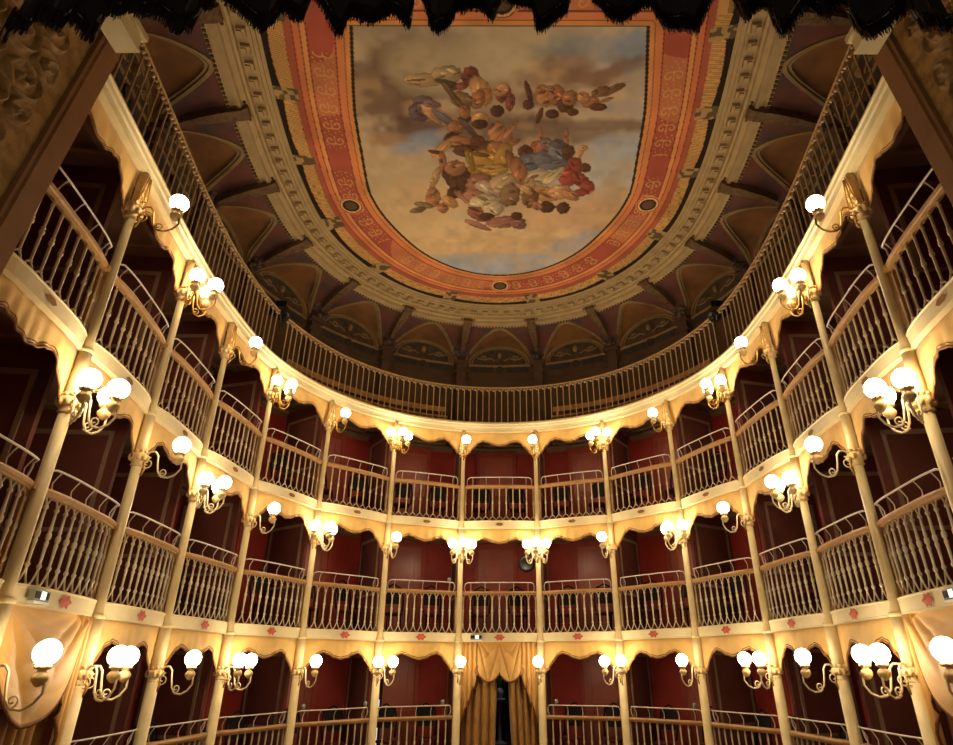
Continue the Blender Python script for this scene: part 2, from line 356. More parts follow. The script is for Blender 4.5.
FG=[(-1.27,7.16,0.374,-0.001,-0.016,0.139,"b09468",0.6),(-0.87,7.06,0.269,-0.001,-0.014,0.176,"a89068",0.6),(-0.87,7.22,0.227,0.072,-0.018,0.058,"3c3c24",0),(-0.75,7.3,0.165,-0.069,0.014,0.057,"4a3a28",0),(-0.63,7.28,0.103,-0,-0.005,0.08,"8c4438",0),(-0.48,7.08,0.141,0.059,-0.067,0.185,"6e2c26",0),(-0.32,7.32,0.121,-0.116,0.151,0.22,"c08c58",0),(-0.26,7.5,0.157,-0,-0.005,0.19,"b07848",0),(-0.37,7.56,0.115,0.05,-0.068,0.201,"9a6440",0),(0.07,7.42,0.137,0.028,-0.03,0.205,"84382c",0),(0.04,7.36,0.052,0.106,-0.136,0.092,"c08c58",0),(0.2,7.61,0.087,0.018,-0.025,0.19,"7a3c38",0),(-0.03,7.8,0.126,-0,-0.001,0.132,"3a2018",0),(-0.34,7.98,0.164,-0,-0.006,0.182,"c08c58",0),(-0.35,8.09,0.147,-0,-0.003,0.115,"3a2018",0),(-0.65,7.56,0.195,0.086,-0.058,0.16,"7a6040",0),(-0.61,7.95,0.109,-0,-0.006,0.113,"3a2018",0),(-0.77,7.52,0.231,0.361,-0.043,0.04,"5c4430",0),(-0.61,7.82,0.108,-0,-0.008,0.155,"9a6440",0),(-1.31,7.67,0.192,0.088,-0.076,0.183,"5c5468",0),(-1.42,7.82,0.198,-0,-0.026,0.223,"54485c",0),(-1.1,7.91,0.298,0.226,-0.077,0.136,"c08c58",0),(-0.96,8,0.24,0.223,-0.048,0.074,"5a6070",0),(-0.81,8.18,0.144,0.032,-0.034,0.162,"9a6440",0),(-1.18,7.65,0.171,0.037,-0.021,0.084,"7c5c68",0),(-0.54,8.23,0.202,0.27,-0.042,0.05,"504048",0),(-0.89,8.47,0.17,-0,-0.014,0.197,"3a2018",0),(-1.09,8.67,0.221,-0.222,0.054,0.096,"c08c58",0),(-0.7,8.52,0.26,0.059,-0.028,0.146,"9a6440",0),(-1.22,8.77,0.149,0.035,-0.012,0.05,"4e2a1c",0),(-0.4,8.52,0.152,-0,-0.006,0.174,"4e2a1c",0),(-0.52,8.77,0.38,0.088,-0.031,0.178,"4e2a1c",0),(-0.04,8.3,0.168,-0,-0.001,0.266,"b07848",0),(0.1,8.51,0.144,0.067,-0.078,0.282,"9a6440",0),(0.21,8.23,0.138,-0.212,0.036,0.038,"b07848",0),(0.25,8.54,0.176,-0.084,0.021,0.07,"9a6440",0),(-0.17,8.71,0.27,-0,-0.004,0.231,"4e2a1c",0),(-0.02,8.76,0.22,0.105,-0.068,0.243,"9a6440",0),(-0.22,9.05,0.391,0.092,-0.048,0.321,"a8822c",0),(-0.34,9.29,0.317,0.076,-0.03,0.192,"8e7024",0),(0.08,8.92,0.171,0.061,-0.082,0.415,"a07e34",0),(-0.08,9.24,0.281,-0,-0.001,0.166,"b8923c",0),(-0.57,8.97,0.075,-0.036,0.069,0.302,"8a6c28",0),(-1.11,9.11,0.08,-0.009,-0.008,0.384,"9a6440",0),(-1,9.46,0.111,-0.084,0.103,0.299,"3a2018",0),(-0.8,9.52,0.246,-0,-0.023,0.379,"4e2a1c",0),(-0.88,9.19,0.22,-0,-0.015,0.22,"9a6440",0),(-0.75,9.81,0.081,0.4,-0.101,0.051,"3a2018",0),(-0.95,9.9,0.147,-0,-0.012,0.182,"3a2018",0),(-0.68,10.05,0.059,-0.131,0.251,0.217,"a06a48",0),(-1.3,9.46,0.073,0.039,-0.117,0.325,"b09060",0),(-1.4,10.05,0.17,-0,-0.031,0.313,"b07848",0),(-1.22,10.36,0.13,-0,-0.014,0.162,"9a6440",0),(-1.62,10.27,0.207,0.055,-0.022,0.094,"7c6a40",0),(-1.77,10.43,0.177,-0.045,-0,0.096,"6c5c3c",0),(-1.05,10.17,0.158,0.141,-0.064,0.136,"c08c58",0),(-0.39,9.66,0.29,-0,-0.011,0.357,"94644c",0),(-0.19,9.81,0.315,0.164,-0.062,0.226,"b49a88",0),(0.08,9.6,0.268,-0.137,0.073,0.276,"b8a078",0),(-0.51,9.99,0.249,0.063,-0.034,0.212,"a86c58",0),(-0.26,10.27,0.383,0.099,-0.049,0.35,"c4b08c",0),(-0.42,10.56,0.267,0.147,-0.06,0.219,"8c4c40",0),(-0.15,10.36,0.217,-0,-0.003,0.26,"c8b494",0),(-0.27,10.65,0.177,-0,-0.003,0.134,"3a2018",0),(0.23,9.96,0.201,0.104,-0.084,0.349,"84664a",0),(0.13,10.82,0.444,-0.059,0.013,0.206,"94604c",0),(0.42,10.89,0.202,0.054,-0.015,0.171,"80504a",0),(0.39,10.62,0.133,-0,0.003,0.134,"3a2018",0),(-0.48,10.93,0.294,0.167,-0.027,0.098,"a87458",0),(0.52,7.4,0.05,-0.016,0.065,0.241,"4e2a1c",0),(0.76,7.36,0.121,-0,0.008,0.123,"9a6440",0),(0.81,7.52,0.158,-0,0.013,0.191,"b07848",0),(0.52,7.67,0.107,-0,0.004,0.108,"4e2a1c",0),(0.96,7.86,0.126,-0,0.008,0.111,"3a2018",0),(1,7.46,0.154,0.064,-0.045,0.197,"9a6440",0),(1.18,7.67,0.16,-0,0.016,0.173,"4e2a1c",0),(1.25,7.52,0.14,-0,0.017,0.169,"9a6440",0),(0.74,7.89,0.052,0.023,-0.045,0.19,"4e2a1c",0),(1.33,7.82,0.108,-0,0.009,0.088,"4e2a1c",0),(1.61,7.6,0.177,-0,0.017,0.128,"9a6440",0),(1.77,7.71,0.16,-0,0.012,0.087,"4e2a1c",0),(1.49,7.52,0.122,0.05,-0.022,0.119,"b07848",0),(1.89,7.56,0.123,-0.057,0.018,0.04,"9a6440",0),(1.96,7.35,0.226,-0.136,0.042,0.074,"6c4a34",0),(1.76,7.39,0.152,-0.07,0.044,0.097,"7a543a",0),(0.85,7.32,0.138,0.028,-0.005,0.06,"8c6448",0),(0.79,8.42,0.047,-0,0.016,0.271,"9a6440",0),(1.27,8.44,0.048,0.005,0.008,0.271,"9a6440",0),(0.73,8.66,0.127,-0.1,0.076,0.153,"a85a40",0),(0.52,8.76,0.155,-0,0.007,0.18,"4e2a1c",0),(0.61,9.02,0.252,-0.126,0.072,0.227,"5c6878",0),(0.89,8.71,0.177,0.127,-0.101,0.268,"a05c40",0),(0.96,8.97,0.317,0.073,-0.015,0.237,"5c6878",0),(1.18,8.76,0.249,0.114,-0.046,0.243,"687480",0),(1.13,9.1,0.352,-0.042,0.02,0.135,"5a6878",0),(0.9,8.54,0.114,-0,0.008,0.124,"6a6c70",0),(1.13,8.56,0.134,-0,0.011,0.124,"4c545c",0),(1.34,8.76,0.136,-0,0.018,0.18,"4e2a1c",0),(0.28,9.1,0.089,-0.056,0.146,0.399,"80563c",0),(0.42,9.29,0.142,-0.093,0.152,0.411,"9a6440",0),(1.55,8.92,0.057,0.033,-0.074,0.314,"c08c58",0),(1.62,8.66,0.096,-0,0.009,0.076,"c08c58",0),(1.5,9.18,0.182,0.042,-0.006,0.272,"8c2c24",0),(1.41,9.46,0.204,-0,0.026,0.258,"9a3028",0),(1.72,9.18,0.12,-0,0.017,0.137,"4e2a1c",0),(1.66,9.51,0.196,0.143,-0.052,0.175,"7c2420",0),(1.83,9.72,0.166,-0,0.027,0.208,"8c3028",0),(1.7,9.89,0.181,-0.047,0.029,0.119,"8c2c24",0),(0.84,9.46,0.265,-0,0.013,0.229,"c4b08c",0),(1.1,9.4,0.212,-0.221,0.068,0.115,"c8b890",0),(0.64,9.66,0.124,-0,0.009,0.206,"b49c70",0),(0.97,9.93,0.297,0.073,-0.014,0.241,"c08c58",0),(1.28,9.86,0.252,-0,0.019,0.212,"c89468",0),(0.66,10.05,0.186,-0.048,0.051,0.308,"6c4c30",0),(0.58,9.81,0.118,0.134,-0.051,0.091,"c08c58",0),(1.04,10.33,0.173,-0,0.013,0.194,"3a2018",0),(1.39,10.36,0.152,-0,0.018,0.194,"3a2018",0),(0.82,10.3,0.118,0.096,-0.038,0.111,"9a6440",0),(1.5,9.95,0.211,0.104,-0.022,0.144,"b07848",0)]
CONT=[(-2.302,6.2),(-2.34,6.404),(-2.397,6.701),(-2.46,7.036),(-2.519,7.357),(-2.563,7.611),(-2.59,7.787),(-2.606,7.921),(-2.616,8.028),(-2.624,8.127),(-2.633,8.233),(-2.642,8.339),(-2.648,8.433),(-2.654,8.529),(-2.66,8.636),(-2.669,8.769),(-2.681,8.941),(-2.697,9.144),(-2.712,9.357),(-2.724,9.557),(-2.73,9.722),(-2.728,9.845),(-2.721,9.94),(-2.71,10.019),(-2.695,10.093),(-2.679,10.175),(-2.662,10.261),(-2.642,10.344),(-2.62,10.428),(-2.593,10.515),(-2.562,10.607),(-2.524,10.707),(-2.482,10.811),(-2.436,10.919),(-2.386,11.028),(-2.334,11.137),(-2.277,11.248),(-2.217,11.363),(-2.153,11.477),(-2.09,11.587),(-2.028,11.686),(-1.968,11.775),(-1.91,11.857),(-1.851,11.932),(-1.79,12.004),(-1.726,12.075),(-1.659,12.145),(-1.589,12.213),(-1.516,12.278),(-1.442,12.34),(-1.366,12.4),(-1.289,12.456),(-1.21,12.51),(-1.13,12.56),(-1.047,12.608),(-0.961,12.652),(-0.871,12.693),(-0.779,12.731),(-0.684,12.767),(-0.587,12.798),(-0.489,12.824),(-0.39,12.846),(-0.288,12.864),(-0.186,12.878),(-0.082,12.886),(0.02,12.889),(0.122,12.886),(0.226,12.878),(0.328,12.864),(0.43,12.846),(0.529,12.824),(0.627,12.798),(0.724,12.767),(0.819,12.731),(0.911,12.693),(1.001,12.652),(1.087,12.608),(1.17,12.56),(1.25,12.51),(1.329,12.456),(1.406,12.4),(1.482,12.34),(1.556,12.278),(1.629,12.213),(1.699,12.145),(1.766,12.075),(1.83,12.004),(1.891,11.932),(1.95,11.857),(2.008,11.775),(2.068,11.686),(2.13,11.587),(2.193,11.477),(2.257,11.363),(2.317,11.248),(2.374,11.137),(2.426,11.028),(2.476,10.919),(2.522,10.811),(2.564,10.707),(2.602,10.607),(2.633,10.515),(2.66,10.428),(2.682,10.344),(2.702,10.261),(2.719,10.175),(2.735,10.093),(2.75,10.019),(2.761,9.94),(2.768,9.845),(2.77,9.722),(2.764,9.557),(2.752,9.357),(2.737,9.144),(2.721,8.941),(2.709,8.769),(2.7,8.636),(2.694,8.529),(2.688,8.433),(2.682,8.339),(2.673,8.233),(2.664,8.127),(2.656,8.028),(2.646,7.921),(2.63,7.787),(2.603,7.611),(2.559,7.357),(2.5,7.036),(2.437,6.701),(2.38,6.404),(2.342,6.2)]
MED=[(0.017, 13.363), (-3.199, 10.301), (3.215, 10.262), (0.053, 5.825)]
def nz(shape, cells, seed):
    r = np.random.RandomState(seed); h, w_ = shape; gy, gx = cells; g = r.rand(gy+2, gx+2)
    y = np.linspace(0, gy, h, endpoint=False); x = np.linspace(0, gx, w_, endpoint=False)
    yi = y.astype(int); xi = x.astype(int); fy = (y-yi)[:, None]; fx = (x-xi)[None, :]; fy = fy*fy*(3-2*fy); fx = fx*fx*(3-2*fx)
    a = g[np.ix_(yi, xi)]; b = g[np.ix_(yi, xi+1)]; c = g[np.ix_(yi+1, xi)]; d = g[np.ix_(yi+1, xi+1)]
    return (a*(1-fx)+b*fx)*(1-fy)+(c*(1-fx)+d*fx)*fy
def make_canvas():
    st = .0155; xs = np.arange(-4.2, 4.2+st, st); ys = np.arange(3.6, 14.5, st); X, Y = np.meshgrid(xs, ys); sh = X.shape
    img = np.zeros(sh+(3,)); img[:] = lin('a08864')
    wob = (nz(sh, (40, 30), 1)-.5)*.5+(nz(sh, (90, 70), 2)-.5)*.3+(nz(sh, (14, 10), 6)-.5)*.8
    def blob(cx, cy, ax_, ay_, bx, by, col, soft):
        det = ax_*by-ay_*bx; dx = X-cx; dy = Y-cy; u = (dx*by-dy*bx)/det; v = (ax_*dy-ay_*dx)/det
        return np.sqrt(u*u+v*v)
    for cx, cy, a, b, c, d, col, s in BG:
        r = blob(cx, cy, a, b, c, d, col, s)+wob*.8; al = np.clip((1.25-r)/.6, 0, 1)[..., None]*.85; img = img*(1-al)+np.array(lin(col))*al
    img *= (1+.45*wob)[..., None]; img = np.clip(img*np.array([1.22, 1.42, 1.85]), 0, .8); cl_ = nz(sh, (26, 16), 12)*.6+nz(sh, (60, 44), 13)*.4; img = img*(1-.35*np.clip((cl_-.52)*5, 0, 1)[..., None])+np.array(lin('c8a878'))*.35*np.clip((cl_-.52)*5, 0, 1)[..., None]
    det1 = nz(sh, (220, 180), 3); 
    FG2 = []; rnd = random.Random(21)
    for (cx, cy, a, b, c, d, col, s) in FG:
        FG2.append((cx, cy, a, b, c, d, col, s)); base = [int(col[i:i+2], 16) for i in (0, 2, 4)]
        for _ in range(4 if abs(a)+abs(b)+abs(c)+abs(d) > .16 else 2):
            u, v = rnd.uniform(-.6, .6), rnd.uniform(-.6, .6); k = rnd.uniform(.25, .5); g = rnd.choice((.6, .72, .85, 1.2, 1.35)); an = rnd.uniform(-.8, .8); ca, sa = cos(an), sin(an)
            h = '%02x%02x%02x' % tuple(int(min(225, max(18, x*g*rnd.uniform(.92, 1.08)))) for x in base)
            FG2.append((cx+a*u+c*v, cy+b*u+d*v, k*(a*ca+c*sa), k*(b*ca+d*sa), k*.38*(-a*sa+c*ca), k*.38*(-b*sa+d*ca), h, 0))
    for i, (cx, cy, a, b, c, d, col, s) in enumerate(FG2):
        r = blob(cx, cy, a, b, c, d, col, s)
        win = r < 2
        rr = r+(det1-.5)*.22; al = np.clip((1.05-rr)/.12, 0, 1)*win
        # brush modelling inside each painted shape
        det = a*d-b*c; dx = X-cx; dy = Y-cy; u = (dx*d-dy*c)/det; v = (a*dy-b*dx)/det
        sh_ = np.clip(1.0-.38*u*np.sign(a+1e-6)-.30*np.abs(v)**2+.35*np.sin(9*v+5*u)*(.25 if abs(a)+abs(b) > .1 else .1), .35, 1.5)
        dk = np.clip((rr-.82)/.18, 0, 1)*.45
        colr = (np.array(lin(col))*.80+np.array(lin('7a5c44'))*.24)[None, None]*(sh_*(1-dk))[..., None]
        img = img*(1-al[..., None])+colr*al[..., None]
    # distance to the inner contour
    cont = CONT; dist = np.full(sh, 9.); arc = np.zeros(sh); acc = 0
    for (x0, y0), (x1, y1) in zip(cont[:-1], cont[1:]):
        L = hypot(x1-x0, y1-y0); u = np.clip(((X-x0)*(x1-x0)+(Y-y0)*(y1-y0))/L/L, 0, 1)
        dd = np.hypot(X-x0-u*(x1-x0), Y-y0-u*(y1-y0)); mk = dd < dist; dist[mk] = dd[mk]; arc[mk] = (acc+u*L)[mk]; acc += L
    xs_, ys_ = zip(*cont); ins = np.zeros(sh, bool); n = len(cont)
    for i in range(n):
        x0, y0 = cont[i]; x1, y1 = cont[(i+1) % n]
        if y0 == y1: continue
        cnd = ((y0 > Y) != (y1 > Y)) & (X < (x1-x0)*(Y-y0)/(y1-y0)+x0); ins ^= cnd
    top = Y < cont[0][1]; dtop = cont[0][1]-Y; inx = np.abs(X) < cont[-1][0]+.0
    d = np.where(ins, -dist, dist); use_top = top & inx; d = np.where(use_top, np.minimum(dtop, 9), d); arc = np.where(use_top, X, arc)
    outl = [(SP(t, -.72, 0).x, SP(t, -.72, 0).y) for t in tr(-.3, NC-.7, 120)]; do = np.full(sh, 9.)
    for (x0, y0), (x1, y1) in zip(outl[:-1], outl[1:]):
        L = hypot(x1-x0, y1-y0); u = np.clip(((X-x0)*(x1-x0)+(Y-y0)*(y1-y0))/L/L, 0, 1); do = np.minimum(do, np.hypot(X-x0-u*(x1-x0), Y-y0-u*(y1-y0)))
    side = (d > 0) & (~use_top); tot = np.where(side, d+np.maximum(do-.06, 0), 1); d = np.where(side & (Y > 5.2), d/tot*1.36, d)
    n1 = nz(sh, (30, 24), 4); n2 = nz(sh, (120, 100), 5)
    def setc(mask, col, k=1.):
        img[mask] = (np.array(lin(col))*k)[None]*(.82+.36*n1[mask])[:, None]
    setc((d > -.035) & (d <= .02), '2c1e12'); setc((d > .02) & (d <= .10), 'c8843c'); setc((d > .10) & (d <= .115), '7c3c18')
    setc((d > .115) & (d <= .24), 'c8743a'); setc((d > .24) & (d <= .26), '6c2c18'); m_ = (d > .26) & (d <= .68)
    red = nz(sh, (9, 8), 8); setc(m_, 'b8663c'); setc(m_ & (red > .5), 'a2442e')
    # gilt scroll work inside the red band
    ph = arc*2*pi/.62; v = (d-.47)/.2
    ax_ = np.mod(arc, .36)-.18; ay_ = np.abs(d-.47)-.085; rr = np.hypot(ax_, ay_); th_ = np.arctan2(ay_, ax_)
    orn = ((np.cos(th_+rr*70) > .55) & (rr < .115)) | ((np.abs(d-.47) < .012) & (np.abs(ax_) < .1)) | ((np.abs(v) < .9) & (rr > .115) & (np.sin(arc*46+v*3)*np.cos(v*9-arc*21) > .72))
    setc(m_ & orn & (np.mod(arc, 2.6) > .55), 'bf8e4c')
    setc((d > .68) & (d <= .70), '6c2c18'); setc((d > .70) & (d <= .78), 'cf8a44'); setc((d > .78) & (d <= .80), '7c3418'); setc((d > .80) & (d <= .90), 'c46a34')
    setc((d > .90) & (d <= .92), '7c3018'); setc((d > .92) & (d <= 1.04), '9e4c30')
    m_ = (d > 1.04)
    wave = .055*np.abs(np.sin(arc*pi/1.45)); fr = m_ & (d < 1.25+wave); setc(m_, '241a12'); setc((d > .99+wave) & fr, 'c0904a')
    st_ = np.mod(arc*26+d*4, 1) < .35; img[(d > .99+wave) & fr & st_] *= .55
    cl = (d > .98) & (np.mod(arc+.12, 1.45) < .24); setc(cl & (n2 > .45), '5a4a34'); setc(cl & (n2 <= .45), 'a08450')
    # medallions
    for mx, my in MED:
        r = np.hypot(X-mx, Y-my); setc(r < .27, 'c8743a'); setc((r < .235), '3a2014'); setc(r < .22, 'd8a868'); setc(r < .18, '2e1e18'); setc(r < .13, '5a4238')
    outl = [(SP(t, -.72, 0).x, SP(t, -.72, 0).y) for t in tr(-.3, NC-.7, 120)]; keep = np.zeros(sh, bool); n = len(outl)
    for i in range(n):
        x0, y0 = outl[i]; x1, y1 = outl[(i+1) % n]
        if y0 == y1: continue
        keep ^= ((y0 > Y) != (y1 > Y)) & (X < (x1-x0)*(Y-y0)/(y1-y0)+x0)
    idx = np.full(sh, -1); idx[keep] = np.arange(keep.sum()); q = keep[:-1, :-1] & keep[1:, :-1] & keep[:-1, 1:] & keep[1:, 1:]
    F4 = np.stack([idx[:-1, :-1][q], idx[1:, :-1][q], idx[1:, 1:][q], idx[:-1, 1:][q]], 1)
    V = np.stack([X[keep], Y[keep], np.full(keep.sum(), 9.0+Z0)], 1)
    me = bpy.data.meshes.new('ceiling_canvas'); me.vertices.add(len(V)); me.vertices.foreach_set('co', V.ravel())
    me.loops.add(F4.size); me.loops.foreach_set('vertex_index', F4.ravel().astype(np.int32)); me.polygons.add(len(F4))
    me.polygons.foreach_set('loop_start', np.arange(0, F4.size, 4, dtype=np.int32)); me.polygons.foreach_set('loop_total', np.full(len(F4), 4, dtype=np.int32))
    me.update(); me.validate()
    at = me.color_attributes.new('paint', 'FLOAT_COLOR', 'POINT'); cc = np.ones((len(V), 4)); cc[:, :3] = np.clip(img[keep], 0, 1); at.data.foreach_set('color', cc.ravel())
    mt = bpy.data.materials.new('painted_canvas'); mt.use_nodes = True; nt = mt.node_tree; b = nt.nodes['Principled BSDF']; b.inputs['Roughness'].default_value = .75; b.inputs['Specular IOR Level'].default_value = .2
    a = nt.nodes.new('ShaderNodeAttribute'); a.attribute_name = 'paint'
    g = nt.nodes.new('ShaderNodeHueSaturation'); g.inputs['Saturation'].default_value = PSAT; g.inputs['Value'].default_value = PVAL
    nt.links.new(a.outputs['Color'], g.inputs['Color']); nt.links.new(g.outputs[0], b.inputs['Base Color']); me.materials.append(mt)
    o = bpy.data.objects.new('ceiling_painting', me); C.objects.link(o)
    tag(o, 'allegorical ceiling painting of tumbling figures in clouds inside an orange and red border', 'painting')
PVAL, PSAT = 1.35, .92
make_canvas()
m = MB(); m.box((0, 8.2, 9.3+Z0), (13, 20, .1)); struct(m.build('ceiling', 'dark_wall'))
# ------------------------------------------------------------------ gallery edge
gc = bpy.data.objects.new('trim_2', None); C.objects.link(gc); gc['kind'] = 'structure'
TG = tr(0.02, NC-1.02, 140)
prof = [(.3, B3+.26), (-.02, B3+.26), (-.03, B3+.235), (-.075, B3+.23), (-.085, B3+.19), (-.06, B3+.175), (-.055, B3+.12), (-.03, B3+.105), (-.025, B3+.02), (-.045, B3+.012), (-.045, B3-.01), (.02, B3-.015), (.2, B3-.01)]
sweep(TG, prof).build('gallery_cornice', 'cornice', gc)
for s in (-1, 1):            # squared-off return of the cornice against the proscenium
    m = MB(); m.box((s*3.70, 3.35, B3+.13+Z0), (.20, 1.5, .25)); m.box((s*3.69, 3.35, B3+.215+Z0), (.26, 1.56, .07)); m.box((s*3.70, 3.35, B3+.01+Z0), (.24, 1.52, .03)); m.build('cornice_return', 'cornice', gc)
bar = MB(); bar.lathe([(.020, 0), (.020, .03), (.0125, .045), (.0125, .80), (.02, .83), (.013, .86), (.024, .90), (.012, .94), (.012, .985)], 7)
bar.ball((-.05, -.015, .93), .034, 6, 4); bar.ball((.045, -.015, .955), .028, 6, 4)
barm = bar.mesh('bar', 'gallery_bar', True)
for nm, t0, t1 in (('straight iron gallery railing on the left side above the upper boxes', 0.02, 3.93), ('long curved iron gallery railing round the back above the centre boxes', 4.0, 11.0), ('straight iron gallery railing on the right side above the upper boxes', 11.07, NC-1.02)):
    g = thing('gallery_railing', nm, 'railing', SP((t0+t1)/2, 0, B3+.26)); inv = -g.location
    def L(p): return p+inv
    m = MB(); m.grid([[L(SP(t, D, z)) for D, z in ((-.01, 6.80), (.03, 6.80), (.045, 6.815), (.03, 6.84), (-.01, 6.84), (-.025, 6.82), (-.01, 6.80))] for t in tr(t0, t1, 60)]); m.build('rail', 'gallery_rail', g)
    m = MB(); m.grid([[L(SP(t, D, z)) for D, z in ((0, B3+.26), (0, B3+.285), (.03, B3+.285), (.03, B3+.26))] for t in tr(t0, t1, 60)]); m.build('foot_rail', 'gallery_rail', g)
    st = spaced(.01, .163, t0+.01, t1-.01)
    for t in st[:98]:
        n = cr(t)[1]; inst('bar', barm, g, L(SP(t, .012, B3+.26)), atan2(-n.x, n.y))
# wooden benches on the gallery
for t0, t1, nm in ((4.6, 6.8, 'plain wooden gallery bench glimpsed behind the bars, left of the middle'), (8.2, 10.4, 'plain wooden gallery bench glimpsed behind the bars, right of the middle')):
    b = thing('gallery_bench', nm, 'bench', SP((t0+t1)/2, .6, B3+.14)); inv = -b.location
    for nm2, pr in (('seat', [(.45, 6.12), (.75, 6.12), (.75, 6.08), (.45, 6.08), (.45, 6.12)]), ('backrest', [(.74, 6.35), (.76, 6.5), (.79, 6.5), (.77, 6.35), (.74, 6.35)])):
        m = MB(); m.grid([[SP(t, D, z)+inv for D, z in pr] for t in tr(t0, t1, 16)]); m.build(nm2, 'wood_rail', b)
    for t in tr(t0+.05, t1-.05, 3):
        m = MB(); m.box(SP(t, .6, 5.89)+inv, (.04, .04, .4)); m.tube([SP(t, .74, 5.7)+inv, SP(t, .78, 6.48)+inv], .015); m.build('leg', 'wood_rail', b)
# pair of spotlights clamped at the joints of the railing
for t, nm in ((3.97, 'black spotlight clamped to the gallery railing on the left'), (11.03, 'black spotlight clamped to the gallery railing on the right')):
    s = thing('spotlight', nm, 'spotlight', SP(t, -.02, 6.84)); n = cr(t)[1]; d = (-n*.8+Vector((0, 0, -.5))).normalized(); a = d.orthogonal().normalized(); ax = (a, d.cross(a), d)
    m = MB(); m.lathe([(.07, -.3), (.12, -.24), (.12, .06), (.14, .1), (.12, .2), (.10, .2), (.07, .12)], 12, n*.12+Vector((0, 0, .0)), ax); m.build('housing', 'black_plastic', s, True)
    m = MB(); m.tube([Vector((0, 0, -.35)), Vector((0, 0, -.1)), n*.12+Vector((0, 0, .12))], .014); m.box((0, 0, -.04), (.06, .08, .08)); m.build('clamp', 'black_plastic', s)
    m = MB(); m.box(n*.1+Vector((0, 0, .26)), (.22, .02, .14)); m.box(n*.1+Vector((.15, .04, .05)), (.02, .2, .22)); m.build('barn_door', 'black_plastic', s)

# ------------------------------------------------------------------ columns
PROFS = {0: (.082, -3.1, B1), 1: (.062, B1, B2), 2: (.050, B2, B3)}
scroll = MB()
def spiral(cx, cz, r, turns, d=1, ph=0, n=26): return [(cx+d*r*(1-.8*u)*cos(ph+turns*2*pi*u), cz+r*(1-.8*u)*sin(ph+turns*2*pi*u)) for u in tr(0, 1, n)]
for x, z in ((0, .02),):
    pass
cap = MB(); rnd = random.Random(3)
cap.lathe([(.062, -.14), (.085, -.12), (.07, -.09), (.10, -.03), (.115, 0.0), (.09, .03), (.075, .05)], 10)
for a in tr(0, 2*pi, 9)[:-1]:
    cap.ball((.095*cos(a), .095*sin(a), -.02), .032, 5, 4, (1, 1, 1.5)); cap.ball((.08*cos(a+.3), .08*sin(a+.3), .06), .024, 5, 4)
capm = cap.mesh('capital', 'gilt_cream', True)
pl = MB()                       # ornamented cartouche between capital and ledge, scrolls to both sides
pl.add([(-.11, -.085, .05), (.11, -.085, .05), (.085, -.09, .28), (.04, -.09, .52), (-.04, -.09, .52), (-.085, -.09, .28), (-.11, -.03, .05), (.11, -.03, .05), (.085, -.03, .28), (.04, -.03, .52), (-.04, -.03, .52), (-.085, -.03, .28)],
       [(0, 1, 2, 5), (5, 2, 3, 4), (0, 5, 11, 6), (5, 4, 10, 11), (1, 7, 8, 2), (2, 8, 9, 3), (0, 6, 7, 1), (4, 3, 9, 10)])
plm = pl.mesh('cartouche', 'gilt_cream')
sc1 = MB()
for d in (-1, 1):
    for pts in (spiral(d*.05, .13, .055, 1.4, d), spiral(d*.035, .28, .04, 1.2, d, 2), [(d*(.105-.08*u), .08+.44*u) for u in tr(0, 1, 8)]):
        sc1.tube([(x, -.10, z) for x, z in pts], .007, 5)
sc1.tube([(0, -.10, z) for z in tr(.05, .5, 5)], .008, 5)
scm = sc1.mesh('scrollwork', 'gilt', True)
for i in range(1, NC-1):
    p, n, q = cr(i); rz = atan2(-n.x, n.y)
    e = thing('column', f"slender cream column through all tiers, {colpos(i)} line", 'column', (p.x, p.y, 0), rz)
    for tnum in (0, 1, 2):
        r, z0, z1 = PROFS[tnum]; zt = z1-.60
        m = MB(); base = z0 if tnum else -Z0
        m.lathe([(r*1.25, base+Z0), (r*1.25, base+Z0+.05), (r, base+Z0+.10), (r*.97, zt+Z0)], 14, (0, -.02, 0)); m.build('shaft', 'cream_column', e, True)
        m = MB(); m.lathe([(r*1.1, zt+Z0), (r*1.05, z1+Z0+.0)], 12, (0, -.02, 0)); 
        if tnum < 2: m.lathe([(r*1.1, z1+Z0-.02), (r*1.22, z1+Z0-.01), (r*1.22, z1+Z0+.02), (r*1.1, z1+Z0+.03)], 12, (0, -.02, 0))
        m.build('upper_shaft', 'cream_column', e, True)
        inst('capital', capm, e, (0, -.02, zt+Z0+.02))
        if tnum == 2: inst('cartouche', plm, e, (0, 0, zt+Z0+.02)); inst('scrollwork', scm, e, (0, 0, zt+Z0+.02))
        if tnum:                 # flat wooden post behind the shaft at balustrade height
            m = MB(); m.box((0, .07, (z0+.58)+Z0), (.20, .06, 1.0)); m.box((0, .03, z0+1.02+Z0), (.24, .12, .05)); m.build('post', 'wood_rail', e)

